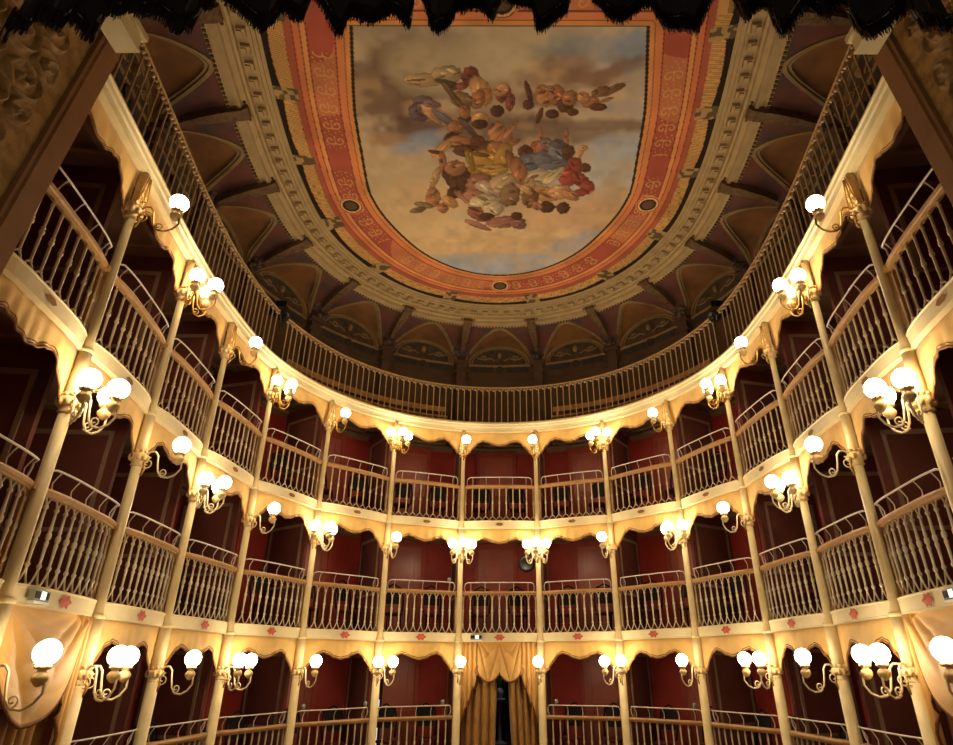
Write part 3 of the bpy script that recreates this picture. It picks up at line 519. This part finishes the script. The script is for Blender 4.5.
# ------------------------------------------------------------------ balustrades
def baluster_mesh(kind):
    b = MB(); g = .083; H = .84
    if kind == 0:
        b.lathe([(.010, 0), (.022, .03), (.012, .06), (.017, .20), (.024, .30), (.012, .36), (.022, .42), (.012, .47), (.014, .62), (.018, .74), (.010, .80), (.02, .83), (.016, H)], 7)
        return b.mesh('baluster', 'baluster_white', True)
    if kind == 1:
        b.lathe([(.010, .15), (.022, .175), (.025, .19), (.013, .21), (.016, .36), (.022, .41), (.014, .43), (.026, .455), (.026, .49), (.014, .515), (.020, .535), (.015, .57), (.013, .70), (.025, .72), (.022, .735), (.010, .76)], 7)
        up = [(0, .71), (g*.16, .76), (g*.55, .82), (g, .85)]; lo_ = [(0, .17), (g*.2, .11), (g*.6, .04), (g, .005)]
    else:
        b.lathe([(.010, .09), (.022, .105), (.013, .125), (.015, .36), (.013, .40), (.025, .42), (.025, .445), (.014, .465), (.022, .48), (.013, .50), (.014, .74), (.020, .76), (.010, .78)], 7)
        up = [(0, .775), (g*.12, .815), (g*.5, .84), (g, .845)]; lo_ = [(0, .11), (g*.45, .085), (g*.8, .045), (g, .005)]
    for s in (-1, 1):
        for pts in (up, lo_): b.tube([(s*x, 0, z) for x, z in pts], .0105, 5, False)
    return b.mesh('baluster', 'baluster_gold' if kind == 2 else 'baluster_white', True)
BM = [baluster_mesh(0), baluster_mesh(1), baluster_mesh(2)]
TIER = ['ground tier', 'middle tier', 'top tier']
emb = MB()
emb.add([(x*.13, -.012, z*.055) for x, z in ((-1, 0), (-.55, .45), (-.4, 1), (0, .7), (.4, 1), (.55, .45), (1, 0), (.55, -.45), (.4, -1), (0, -.7), (-.4, -1), (-.55, -.45))]+[(0, -.022, 0)], [(i, (i+1) % 12, 12) for i in range(12)])
embm = emb.mesh('emblem', 'emblem')
def balustrade(k, tnum):
    z0 = (B0, B1, B2)[tnum]; a, b = P[k], P[k+1]; q = (b-a).normalized(); n = Vector((-q.y, q.x, 0)); W = (b-a).length
    mid = a.lerp(b, .5); rz = atan2(q.y, q.x)
    col = 'gilded' if tnum == 2 else 'cream'
    e = thing('box_balustrade', f"{col} bowed balustrade with handrail of the {baypos(k)}, {TIER[tnum]}", 'balustrade', (mid.x, mid.y, z0+Z0), rz)
    def LB(f, D, z): return Vector(((f-.5)*W, D, z))
    fs = [0, .01, .03, .06, .1, .2, .3, .4, .5, .6, .7, .8, .9, .94, .97, .99, 1]
    e0 = .0; A = .10
    m = MB()
    pr = [(.16, .175), (-.012, .175), (-.022, .168), (-.022, .158), (-.012, .15), (-.012, .012), (-.018, .008), (-.018, -.005), (.10, -.01)]
    m.grid([[LB(f, .03+D+bow(f, A), z) for D, z in pr] for f in fs]); m.build('ledge', 'cream', e)
    m = MB(); f0, f1 = .045, .955; g = [f0+(f1-f0)*x for x in fs]
    pr = [(-.03, .985), (-.035, 1.0), (-.055, 1.01), (-.06, 1.035), (-.045, 1.06), (.05, 1.06), (.06, 1.03), (.03, .985), (-.03, .985)]
    m.grid([[LB(f, .075+D+bow(f, A*.9), z) for D, z in pr] for f in g]); m.build('rail', 'wood_rail', e)
    # curved metal cresting
    cf = [.06+.88*x for x in tr(0, 1, 24)]
    yb = .04 if tnum != 0 else .0
    path = [LB(.075, .08, 1.06), LB(.06, .065, 1.12), LB(.062, .05, 1.19), LB(.075, .035, 1.235)]+[LB(f, .035+bow(f, A), 1.25) for f in tr(.10, .90, 20)]+[LB(.925, .035, 1.235), LB(.938, .05, 1.19), LB(.94, .065, 1.12), LB(.925, .08, 1.06)]
    m = MB(); m.tube(path, .0115, 6); hr = m.build('handrail', 'iron_white', e, True)
    for f in tr(.14, .86, 4):
        m = MB(); y1 = .075+bow(f, A); m.tube([(LB(f, y1+d, z)) for d, z in ((0, 1.055), (.02, 1.09), (.025, 1.14), (-.005, 1.20), (-.04, 1.25))], .007, 5); m.build('bracket', 'iron_white', hr, True)
    N = 11; sp_ = .167
    for j in range(N):
        x = (j-5)*sp_; f = .5+x/W
        inst('baluster', BM[tnum], e, (x, .075+bow(f, A*.9), .172))
    if tnum == 1: inst('emblem', embm, e, (0, .03-A-.012, .08), scale=(1, 1, 1.25))
    return e
for tnum, ks in ((2, range(0, 15)), (1, range(0, 15)), (0, range(2, 13))):
    for k in ks:
        if tnum == 0 and k == 7: continue
        balustrade(k, tnum)
# dull square plaque painted in the middle of the top tier ledges
m = MB(); m.add([(x*.10, -.008, z*.035) for x, z in ((-1, 0), (-.5, 1), (.5, 1), (1, 0), (.5, -1), (-.5, -1))], [(0, 1, 2, 3, 4, 5)]); pm = m.mesh('plaque', 'valance_trim')
for o in list(C.objects):
    if o.name.startswith('box_balustrade') and 'top tier' in o['label']: inst('plaque', pm, o, (0, .03-.1-.014, .08))

# ------------------------------------------------------------------ valances
HEM = [(0, .64), (.05, .64), (.09, .60), (.12, .50), (.17, .40), (.22, .29), (.28, .245), (.34, .275), (.42, .345), (.5, .375), (.58, .345), (.66, .275), (.72, .245), (.78, .29), (.83, .40), (.88, .50), (.91, .60), (.95, .64), (1, .64)]
def hem(f):
    for (a, x), (b, y) in zip(HEM[:-1], HEM[1:]):
        if a <= f <= b: u = (f-a)/(b-a); u = u*u*(3-2*u); return x+(y-x)*u
    return .62
def valance(k, z1, name, smooth):
    rnd = random.Random(k*7+int(z1*10)); ph = rnd.random()*6
    e = thing('valance', f"scalloped beige fabric valance over the {baypos(k)}, {name}", 'valance', BP(k, .5, 0, z1))
    inv = -e.location; fs = tr(.012, .988, 60)
    def pt(f, u, ex=0):
        h = hem(f)*.93; z = z1-.012-h*u-ex; fold = .007*sin(f*58+ph+2*sin(7*f+ph))*(.3+u)
        D = (.045+fold) + (0 if smooth else bow(f, .055))
        return (SP(k+f, D, z) if smooth else BP(k, f, D, z))+inv
    m = MB(); m.grid([[pt(f, u) for u in (0, .25, .5, .75, 1)] for f in fs]); o = m.build('cloth', 'valance', e, True)
    md = o.modifiers.new('s', 'SOLIDIFY'); md.thickness = .012
    m = MB(); m.tube([pt(f, 1, .006)+Vector((0, 0, 0)) for f in fs], .014, 5); m.tube([pt(f, 1, -.03) for f in fs], .008, 4)
    m.build('trim', 'valance_trim', e, True)
for k in range(15):
    valance(k, B3, 'under the gallery edge', True); valance(k, B2, 'middle tier', False)
    if 2 <= k <= 12 and k != 7: valance(k, B1, 'ground tier', False)

# ------------------------------------------------------------------ lamps
def arm_path(dx, dy, z):       # from wall fixing out to the cup
    return [Vector((dx*u, dy*u, z0+z)) for u, z0 in ((.14, -.12), (.30, -.03), (.42, -.03), (.50, -.08), (.53, -.18), (.58, -.29), (.70, -.36), (.86, -.37), (1.02, -.33), (1.13, -.25), (1.12, -.17), (1.02, -.13))]
lampm = {}
def lamp_parts(dx, dy):
    key = (round(dx, 2), round(dy, 2))
    if key in lampm: return lampm[key]
    a = MB(); pth = arm_path(dx, dy, .06)
    sm = []
    for i in range(len(pth)-1): sm += [pth[i], pth[i].lerp(pth[i+1], .5)]
    sm.append(pth[-1]); a.tube(sm, .0125, 6)
    d = Vector((dx, dy, 0)).normalized()
    for c0, zc, r, tn, ph in ((.28, -.13, .085, 1.6, 1.2), (.70, -.24, .055, 1.3, 4.0)):
        L = hypot(dx, dy)
        a.tube([d*(L*c0+x)+Vector((0, 0, zc+z)) for x, z in spiral(0, 0, r, tn, 1, ph)], .0085, 5)
    c = MB(); c.lathe([(.01, -.17), (.035, -.155), (.062, -.12), (.068, -.09), (.05, -.06), (.03, -.045), (.05, -.03), (.058, -.015), (.05, 0)], 12, (dx*1.02, dy*1.02, .03))
    for ang in tr(0, 2*pi, 8)[:-1]: c.ball((dx*1.02+.055*cos(ang), dy*1.02+.055*sin(ang), .015), .018, 5, 4)
    g = MB(); g.ball((dx*1.02, dy*1.02, .13), .107, 20, 14)
    lampm[key] = (a.mesh('arm', 'gilt', True), a.mesh('arm', 'arm_cream', True), c.mesh('cup', 'gilt_cream', True), g.mesh('globe', 'glass_glow', True)); return lampm[key]
bp_ = MB(); bp_.lathe([(.05, 0), (.07, .01), (.05, .03), (.03, .06)], 10, (0, -.07, -.06), (Vector((1, 0, 0)), Vector((0, 0, 1)), Vector((0, -1, 0))))
bp_.tube([(0, -.08, -.06), (0, -.12, -.2), (0, -.09, -.28)], .014, 6); bpm = bp_.mesh('backplate', 'gilt', True)
for tnum, zz, tn in ((2, B3-.54, 'under the gallery edge'), (1, B2-.54, 'under the top boxes'), (0, B1-.54, 'at ground tier')):
    for i in range(1, NC-1):
        j = 8-i if i < 8 else i-7
        if (j % 2) != (tnum == 1): arms = [(0, -.50)]; cnt = 'single-globe'
        elif tnum == 0: arms = [(-.17, -.44), (.17, -.40)]; cnt = 'two-globe'
        else: arms = [(0, -.44), (-.22, -.26), (.22, -.26)]; cnt = 'three-globe'
        p, n, q = cr(i)
        e = thing('wall_lamp', f"lit {cnt} gilt bracket lamp {tn}, {colpos(i)}", 'lamp', (p.x, p.y, zz+Z0), atan2(-n.x, n.y))
        inst('backplate', bpm, e)
        for dx, dy in arms:
            a, a2, c, g = lamp_parts(dx, dy); ar = inst('arm', a if tnum == 2 else a2, e); inst('cup', c, ar); inst('globe', g, ar)
# ------------------------------------------------------------------ drapes
def curtain(e, k, f0, f1, fb0, fb1, zt, zb, D, pleats, name='curtain', seed=0):
    m = MB(); rows = []
    inv = -e.location
    for v in tr(0, 1, 16):
        a = f0+(fb0-f0)*v**1.5; b = f1+(fb1-f1)*v**1.5
        rows.append([BP(k, a+(b-a)*u, D+.062*sin(u*pleats*2*pi+seed)+.012*sin(u*pleats*5+v*3), zt+(zb-zt)*v)+inv for u in tr(0, 1, pleats*8)])
    m.grid(rows); o = m.build(name, 'drape', e, True); md = o.modifiers.new('s', 'SOLIDIFY'); md.thickness = .01
def swag(e, k, f0, f1, zt, drop0, drop, D, seed=0, big=False):
    inv = -e.location; rows = []; edge = []
    for v in tr(0, 1, 40):
        row = []
        for u in tr(0, 1, 48):
            w_ = 4*u*(1-u); z = zt-(drop0+(drop-drop0)*w_**(.55 if big else .8))*v
            ff = f0+(f1-f0)*u; c_ = abs(2*u-1); sag = abs(sin((v*(4.2 if big else 2.6)-(.9 if big else .5)*c_)*pi+seed*.2+(.5*sin(5*u) if big else 0)))**.7
            pa = atan2(v*(1.2 if big else .8)+.05, u+.03); pb = atan2(v*(1.2 if big else .8)+.05, 1-u+.03); ra = abs(sin(pa*(8 if big else 6)))**.5; rb = abs(sin(pb*(8 if big else 6)))**.5
            row.append(BP(k, ff, D-.05*w_*v-.085*(ra*(1-u)+rb*u)*min(1, v*4)-.012*sag*w_*min(1, v*2.5), z)+inv)
        rows.append(row)
    m = MB(); m.grid(rows); o = m.build('swag', 'drape_light', e, True); md = o.modifiers.new('s', 'SOLIDIFY'); md.thickness = .01
    m = MB(); m.tube([p+Vector((0, 0, -.01)) for p in rows[-1]], .018, 6); m.build('fringe', 'tassel', o, True)
def jabot(e, k, f0, f1, zt, z0, z1, D):   # f0 outer (long) side, f1 inner (short) side
    inv = -e.location; rows = []
    for u in tr(0, 1, 24):
        f = f0+(f1-f0)*u; L = z0+(z1-z0)*u; st = .05*round(math.sin(u*3*pi)*1.4)/1.4
        rows.append([BP(k, f, D+.035*sin(u*3.5*2*pi)+.0*v, zt+(L-zt)*v-(.05*sin(u*3*2*pi) if v == 1 else 0))+inv for v in tr(0, 1, 10)])
    m = MB(); m.grid(rows); o = m.build('jabot', 'drape_light', e, True); md = o.modifiers.new('s', 'SOLIDIFY'); md.thickness = .01
    m = MB(); m.tube([r[-1] for r in rows], .018, 6); m.build('fringe', 'tassel', o, True)
def rosette(e, k, f, z, D):
    m = MB(); q = cr(k+.5)[2]; n = cr(k+.5)[1]; inv = -e.location; c = BP(k, f, D, z)+inv
    m.tube([c+q*(.07*cos(a))+Vector((0, 0, .085*sin(a))) for a in tr(0, 2*pi, 12)], .026, 6)
    m.tube([c+q*(.03*cos(a))+Vector((0, 0, .04*sin(a))) for a in tr(0, 2*pi, 10)], .018, 6); m.build('rosette', 'drape', e, True)
e = thing('curtain', 'golden draped curtain parted over the centre doorway between the ground boxes', 'curtain', BP(7, .5, .1, B1))
curtain(e, 7, .05, .47, .08, .40, B1-.3, -3.1, .17, 4)
curtain(e, 7, .60, .95, .72, .93, B1-.3, -3.1, .17, 4, seed=2)
swag(e, 7, .24, .51, B1-.0, .56, .80, .04); swag(e, 7, .49, .76, B1-.0, .56, .80, .04, 1)
jabot(e, 7, .05, .26, B1, B1-1.6, B1-.62, .03); jabot(e, 7, .95, .74, B1, B1-1.6, B1-.62, .03)
rosette(e, 7, .25, B1-.58, -.02); rosette(e, 7, .5, B1-.58, -.02); rosette(e, 7, .75, B1-.58, -.02)
for k, sd, lb in ((1, 1, 'left'), (13, -1, 'right')):
    e = thing('curtain', f'golden swagged curtain filling the ground tier bay at the far {lb}', 'curtain', BP(k, .5, .1, B1))
    g = (lambda x: x) if sd == 1 else (lambda x: 1-x)
    a, b = sorted((g(.03), g(.93))); curtain(e, k, a, b, a, b, B1-.25, -3.1, .18, 9)
    for x0, x1 in ((.03, .90),):
        a, b = sorted((g(x0), g(x1))); swag(e, k, a, b, B1, .10, 1.02, .03, 0, True)
    jabot(e, k, g(.97), g(.80), B1, B1-1.75, B1-.60, .0)
for k, lb in ((0, 'left'), (14, 'right')):
    e = thing('curtain', f'golden curtain beside the proscenium in the outermost {lb} ground bay', 'curtain', BP(k, .5, .1, B1)); curtain(e, k, .04, .96, .04, .96, B1-.02, -3.1, .12, 9)

# ------------------------------------------------------------------ chairs in the boxes
def chair_meshes():
    s = MB(); s.lathe([(.19, .43), (.21, .45), (.21, .48), (.17, .50)], 12)
    b = MB(); b.tube([(-.17, .15, .46), (-.19, .20, .70), (-.16, .24, .93), (0, .25, 1.02), (.16, .24, .93), (.19, .20, .70), (.17, .15, .46)], .018, 6)
    b.grid([[(x*.15, .17+.06*v+.02*(x*x), .62+.33*v) for x in (-1, -.5, 0, .5, 1)] for v in (0, .33, .66, 1)])
    lg = MB(); lg.tube([(0, 0, 0), (0, 0, .44)], [.013, .018], 6)
    return s.mesh('seat', 'chair_seat', True), b.mesh('backrest', 'chair_dark', True), lg.mesh('leg', 'chair_dark')
CS, CB, CL = chair_meshes()
for tnum, zf, ks in ((0, B0+.12, range(3, 12)), (1, B1+.12, range(3, 12)), (2, B2+.12, range(4, 11))):
    for k in ks:
        if tnum == 0 and k == 7: continue
        for f, sd in ((.24, 'left'), (.76, 'right')):
            p = BP(k, f, .62, zf); q = (P[k+1]-P[k]).normalized(); rnd = random.Random(k*10+tnum*3+(f > .5))
            e = thing('box_chair', f"dark chair on the {sd} side of the {baypos(k)}, {TIER[tnum]}", 'chair', p, atan2(q.y, q.x)+rnd.uniform(-.3, .3), 'dark chairs in the boxes')
            inst('seat', CS, e); inst('backrest', CB, e, scale=(1.25, 1.05, 1.12))
            for x in (-.13, .13):
                for y in (-.13, .13): inst('leg', CL, e, (x, y, 0))
# ------------------------------------------------------------------ small fittings
p, n, q = cr(8); e = thing('loudspeaker', 'round black loudspeaker hung beside the first column right of centre, middle tier', 'loudspeaker', BP(7, .85, .30, B2-.80)); 
m = MB(); m.lathe([(.12, 0), (.18, .03), (.20, .12), (.17, .16), (.13, .13)], 20, (0, 0, 0), (Vector((1, 0, 0)), Vector((0, 0, 1)), Vector((0, -1, 0)))); m.build('housing', 'black_plastic', e, True)
m = MB(); m.tube([(0, 0, 0), (0, .05, .3), (0, .05, .70)], .012); m.build('hanger', 'black_plastic', e)
def emergency(k, f, lb):
    q = (P[k+1]-P[k]).normalized(); e = thing('emergency_light', lb, 'emergency light', BP(k, f, -.125, B1-.02), atan2(q.y, q.x))
    m = MB(); m.box((0, 0, .10), (.26, .05, .10)); m.build('case', 'grey_metal', e)
    m = MB(); m.box((0, -.005, .042), (.27, .06, .02)); m.build('tray', 'white_paint', e)
    m = MB(); m.box((.02, -.028, .105), (.07, .008, .07)); m.build('lit_lens', 'lit_panel', e)
    m = MB(); m.box((-.08, -.028, .105), (.08, .008, .06)); m.build('dark_lens', 'black_plastic', e)
    m = MB(); m.box((.09, -.028, .105), (.05, .008, .06)); m.build('dark_lens', 'black_plastic', e)
emergency(7, .22, 'small lit emergency light box on the ledge above the centre doorway')
emergency(1, .19, 'small grey emergency light box on the ledge at far left'); emergency(13, .81, 'small grey emergency light box on the ledge at far right')
# little glass and candle ornaments on the rails of ground and middle boxes
def ornament(k, f, tnum, lb):
    z = (B0, B1)[tnum]+1.056; e = thing('table_lamp', lb, 'ornament', BP(k, f, .045, z))
    m = MB(); m.lathe([(.03, 0), (.03, .012), (.007, .03), (.006, .17), (.02, .19)], 8); m.build('stem', 'gilt_dark', e, True)
    m = MB(); m.lathe([(.012, .19), (.036, .22), (.04, .27), (.032, .30)], 8); m.build('cup', 'grey_metal', e, True)
ornament(6, .83, 0, 'small stemmed glass ornament on the ground rail just left of the doorway')
ornament(8, .17, 0, 'small stemmed glass ornament on the ground rail just right of the doorway')
ornament(6, .86, 1, 'small cup ornament on the middle tier rail left of the centre box')
ornament(5, .14, 0, 'small stemmed glass ornament at left end of ground rail, second box left of centre')
ornament(9, .86, 0, 'small stemmed glass ornament on the ground rail, second box right of centre')
ornament(5, .9, 0, 'small stemmed glass ornament at right end of ground rail, second box left of centre')
# white flower stand seen through the doorway
e = thing('flower_stand', 'white flower stand in the dark foyer behind the centre doorway', 'stand', (.0, 19.2, Z0+B0+.11))
m = MB(); m.lathe([(.20, 0), (.2, .04), (.05, .1), (.04, 1.0), (.16, 1.06), (.16, 1.1)], 12); m.build('pedestal', 'white_paint', e, True)
m = MB(); m.lathe([(.06, 1.1), (.11, 1.2), (.1, 1.3), (.06, 1.36)], 12); m.build('vase', 'white_paint', e, True)
m = MB(); rnd = random.Random(5)
for i in range(16):
    a = rnd.uniform(0, 2*pi); r = rnd.uniform(.12, .3); h = rnd.uniform(.15, .4)
    m.tube([(0, 0, 1.34), (r*.4*cos(a), r*.4*sin(a), 1.34+h*.7), (r*cos(a), r*sin(a), 1.34+h)], [.006, .022, .002], 4)
m.build('leaves', 'leaf', e)
e = thing('side_table', 'small white table in the dark foyer behind the centre doorway', 'table', (.80, 19.9, Z0+B0+.11))
m = MB(); m.box((0, 0, 1.0), (.7, .5, .04)); m.build('table_top', 'white_paint', e)
for x in (-.3, .3):
    for y in (-.2, .2): m = MB(); m.box((x, y, .49), (.04, .04, .98)); m.build('leg', 'white_paint', e)
fl = bpy.data.lights.new('foyer_light', 'POINT'); fl.energy = 14; fl.color = (.8, .9, 1); fl.shadow_soft_size = .2
fo = bpy.data.objects.new('foyer_light', fl); C.objects.link(fo); fo.location = (.3, 19, 4.2)

# ------------------------------------------------------------------ proscenium reveals with scroll relief
def reveal(s):
    e = bpy.data.objects.new('wall_proscenium_'+('left' if s < 0 else 'right'), None); C.objects.link(e); e['kind'] = 'structure'
    def arris(z): return 4.38-(6.0-z)*.09
    X = 4.0
    m = MB()
    zs = tr(-3.2, 6.6, 12)
    m.grid([[Vector((s*(X+.7), arris(z)+.02, z+Z0)), Vector((s*X, arris(z), z+Z0)), Vector((s*X, arris(z)-.20, z+Z0)), Vector((s*(X+.02), arris(z)-.215, z+Z0)), Vector((s*(X+.02), arris(z)-.25, z+Z0)), Vector((s*(X+.06), arris(z)-.26, z+Z0))] for z in zs])
    m.add([Vector((s*X, arris(6.6), 6.6+Z0)), Vector((s*X, .8, 6.6+Z0)), Vector((s*(X+.7), .8, 6.6+Z0)), Vector((s*(X+.7), arris(6.6), 6.6+Z0))], [(0, 1, 2, 3)])
    m.build('fascia', 'proscenium', e)
    m = MB(); m.grid([[Vector((s*(X+.06), arris(z)-.25, z+Z0)), Vector((s*(X+.06), .6, z+Z0))] for z in tr(-3.2, 2.0, 3)]); m.build('plain_panel', 'relief', e)
    # relief: scrolls displaced out of the panel
    nu, nv = 230, 300; us = np.linspace(.0, 2.9, nu); vs = np.linspace(2.0, 6.6, nv); Uu, Vv = np.meshgrid(us, vs); Hh = np.zeros_like(Uu); rnd = random.Random(11)
    cs = []
    for ry in range(13):
        for rx in range(8):
            cs.append((.28+rx*.34+(.16 if ry % 2 else 0)+rnd.uniform(-.04, .04), 2.1+ry*.35+rnd.uniform(-.04, .04), rnd.uniform(.13, .21), 1 if (rx+ry) % 2 else -1, rnd.random()*6))
    for cx, cy, R_, d, ph in cs:
        r = np.hypot(Uu-cx, Vv-cy); a = np.arctan2(Vv-cy, Uu-cx)
        spi = np.cos((d*a+ph)+r/R_*2*pi*1.6); msk = np.clip((R_*1.15-r)/(.12*R_+.01), 0, 1)
        Hh = np.maximum(Hh, msk*np.clip(spi*1.6-.35, 0, 1)*(.5+.5*np.abs(np.cos(a*2.5+ph))**.5))
    Hh *= np.clip((Uu-.12)/.08, 0, 1)
    m = MB(); rows = []
    for j in range(nv):
        z = vs[j]; rows.append([(s*(X+.06-.065*Hh[j, i]), arris(z)-.25-us[i], z+Z0) for i in range(nu)])
    m.grid(rows); m.build('relief_panel', 'relief', e, True)
reveal(-1); reveal(1)

# ------------------------------------------------------------------ stage curtain with bullion fringe
TIPS=[(-3.186,6.851),(-3.144,6.822),(-3.143,6.91),(-3.114,6.92),(-3.036,6.861),(-3.008,6.891),(-3.012,6.98),(-2.983,7.03),(-2.915,6.96),(-2.825,6.921),(-2.821,6.97),(-2.829,7.061),(-2.749,6.991),(-2.637,6.912),(-2.608,6.931),(-2.606,7.072),(-2.561,7.062),(-2.487,7.032),(-2.456,7.063),(-2.43,7.114),(-2.29,7.002),(-2.242,7.043),(-2.187,7.033),(-2.061,6.913),(-1.977,6.855),(-1.958,6.914),(-1.949,7.085),(-1.879,7.095),(-1.889,7.21),(-1.86,7.231),(-1.82,7.199),(-1.785,7.085),(-1.685,7.045),(-1.618,7.035),(-1.496,6.935),(-1.458,6.935),(-1.436,7.046),(-1.4,7.066),(-1.305,6.956),(-1.258,6.897),(-1.233,6.956),(-1.226,7.139),(-1.167,7.098),(-1.063,6.947),(-1.03,6.937),(-1.013,7.017),(-1.002,7.099),(-0.892,6.987),(-0.726,6.958),(-0.574,6.919),(-0.562,7.039),(-0.564,7.279),(-0.536,7.376),(-0.486,7.205),(-0.441,6.979),(-0.391,6.89),(-0.34,6.91),(-0.304,6.979),(-0.269,7.122),(-0.201,7.061),(-0.134,7.0),(-0.055,6.97),(-0.023,6.99),(0.003,7.165),(0.043,7.313),(0.104,7.228),(0.157,7.176),(0.243,7.166),(0.257,6.941),(0.315,6.922),(0.386,6.902),(0.453,6.942),(0.482,7.125),(0.504,7.294),(0.621,7.337),(0.667,7.209),(0.744,7.074),(0.846,7.034),(0.944,7.024),(1.004,7.034),(1.031,6.974),(1.1,6.954),(1.261,6.935),(1.328,6.945),(1.396,7.097),(1.47,7.233),(1.54,7.244),(1.558,7.108),(1.585,6.996),(1.636,6.986),(1.717,7.109),(1.772,7.151),(1.843,7.172),(1.858,7.048),(1.891,6.947),(1.936,6.947),(2.0,7.028),(2.051,7.079),(2.077,6.988),(2.111,6.938),(2.169,6.988),(2.244,7.111),(2.322,7.184),(2.344,7.111),(2.357,6.979),(2.434,6.969),(2.499,6.919),(2.568,6.91),(2.644,6.97),(2.713,7.071),(2.762,7.123),(2.768,7.031),(2.778,6.89),(2.856,6.911),(3.003,7.001),(3.082,7.001)]

def stage_curtain():
    e = thing('stage_valance', 'black swagged stage valance with long bullion fringe across the top', 'curtain', (0, 2.6, 7.6)); inv = -e.location
    def dep(x): return 2.6+.05*sin(x*11)+.03*sin(x*23+1)
    xs = [t[0] for t in TIPS]; zs = [t[1] for t in TIPS]
    def bot(x): return float(np.interp(x, xs, zs))-(.05 if x < -2.3 else 0)
    X = tr(xs[0], xs[-1], 420)
    m = MB(); m.grid([[Vector((x, dep(x)+.02, bot(x)+.07))+inv, Vector((x, dep(x)+.04+.02*sin(x*40), bot(x)+.5))+inv, Vector((x, dep(x)-.02, 8.2))+inv] for x in X]); o = m.build('cloth', 'black_velvet', e, True)
    md = o.modifiers.new('s', 'SOLIDIFY'); md.thickness = .015
    m = MB(); m.tube([Vector((x, dep(x)-.005, bot(x)+.16))+inv for x in X], .016, 5); m.build('heading', 'fringe_black', e, True)
    m = MB(); rnd = random.Random(2)
    for layer in (0, 1):
        x = xs[0]
        while x < xs[-1]:
            x += rnd.uniform(.004, .009); b = bot(x)+rnd.uniform(-.012, .02)+(0.03 if layer else 0); y = dep(x)+(-.02 if not layer else .015)+rnd.uniform(-.008, .008)
            m.tube([Vector((x, y, b+.18))+inv, Vector((x+rnd.uniform(-.003, .003), y-.004, b+.1))+inv, Vector((x+rnd.uniform(-.006, .006), y, b))+inv], [.003, .0034, .0026], 3, False)
    o = m.build('bullion_fringe', 'fringe_black', e); o['kind'] = 'stuff'
stage_curtain()
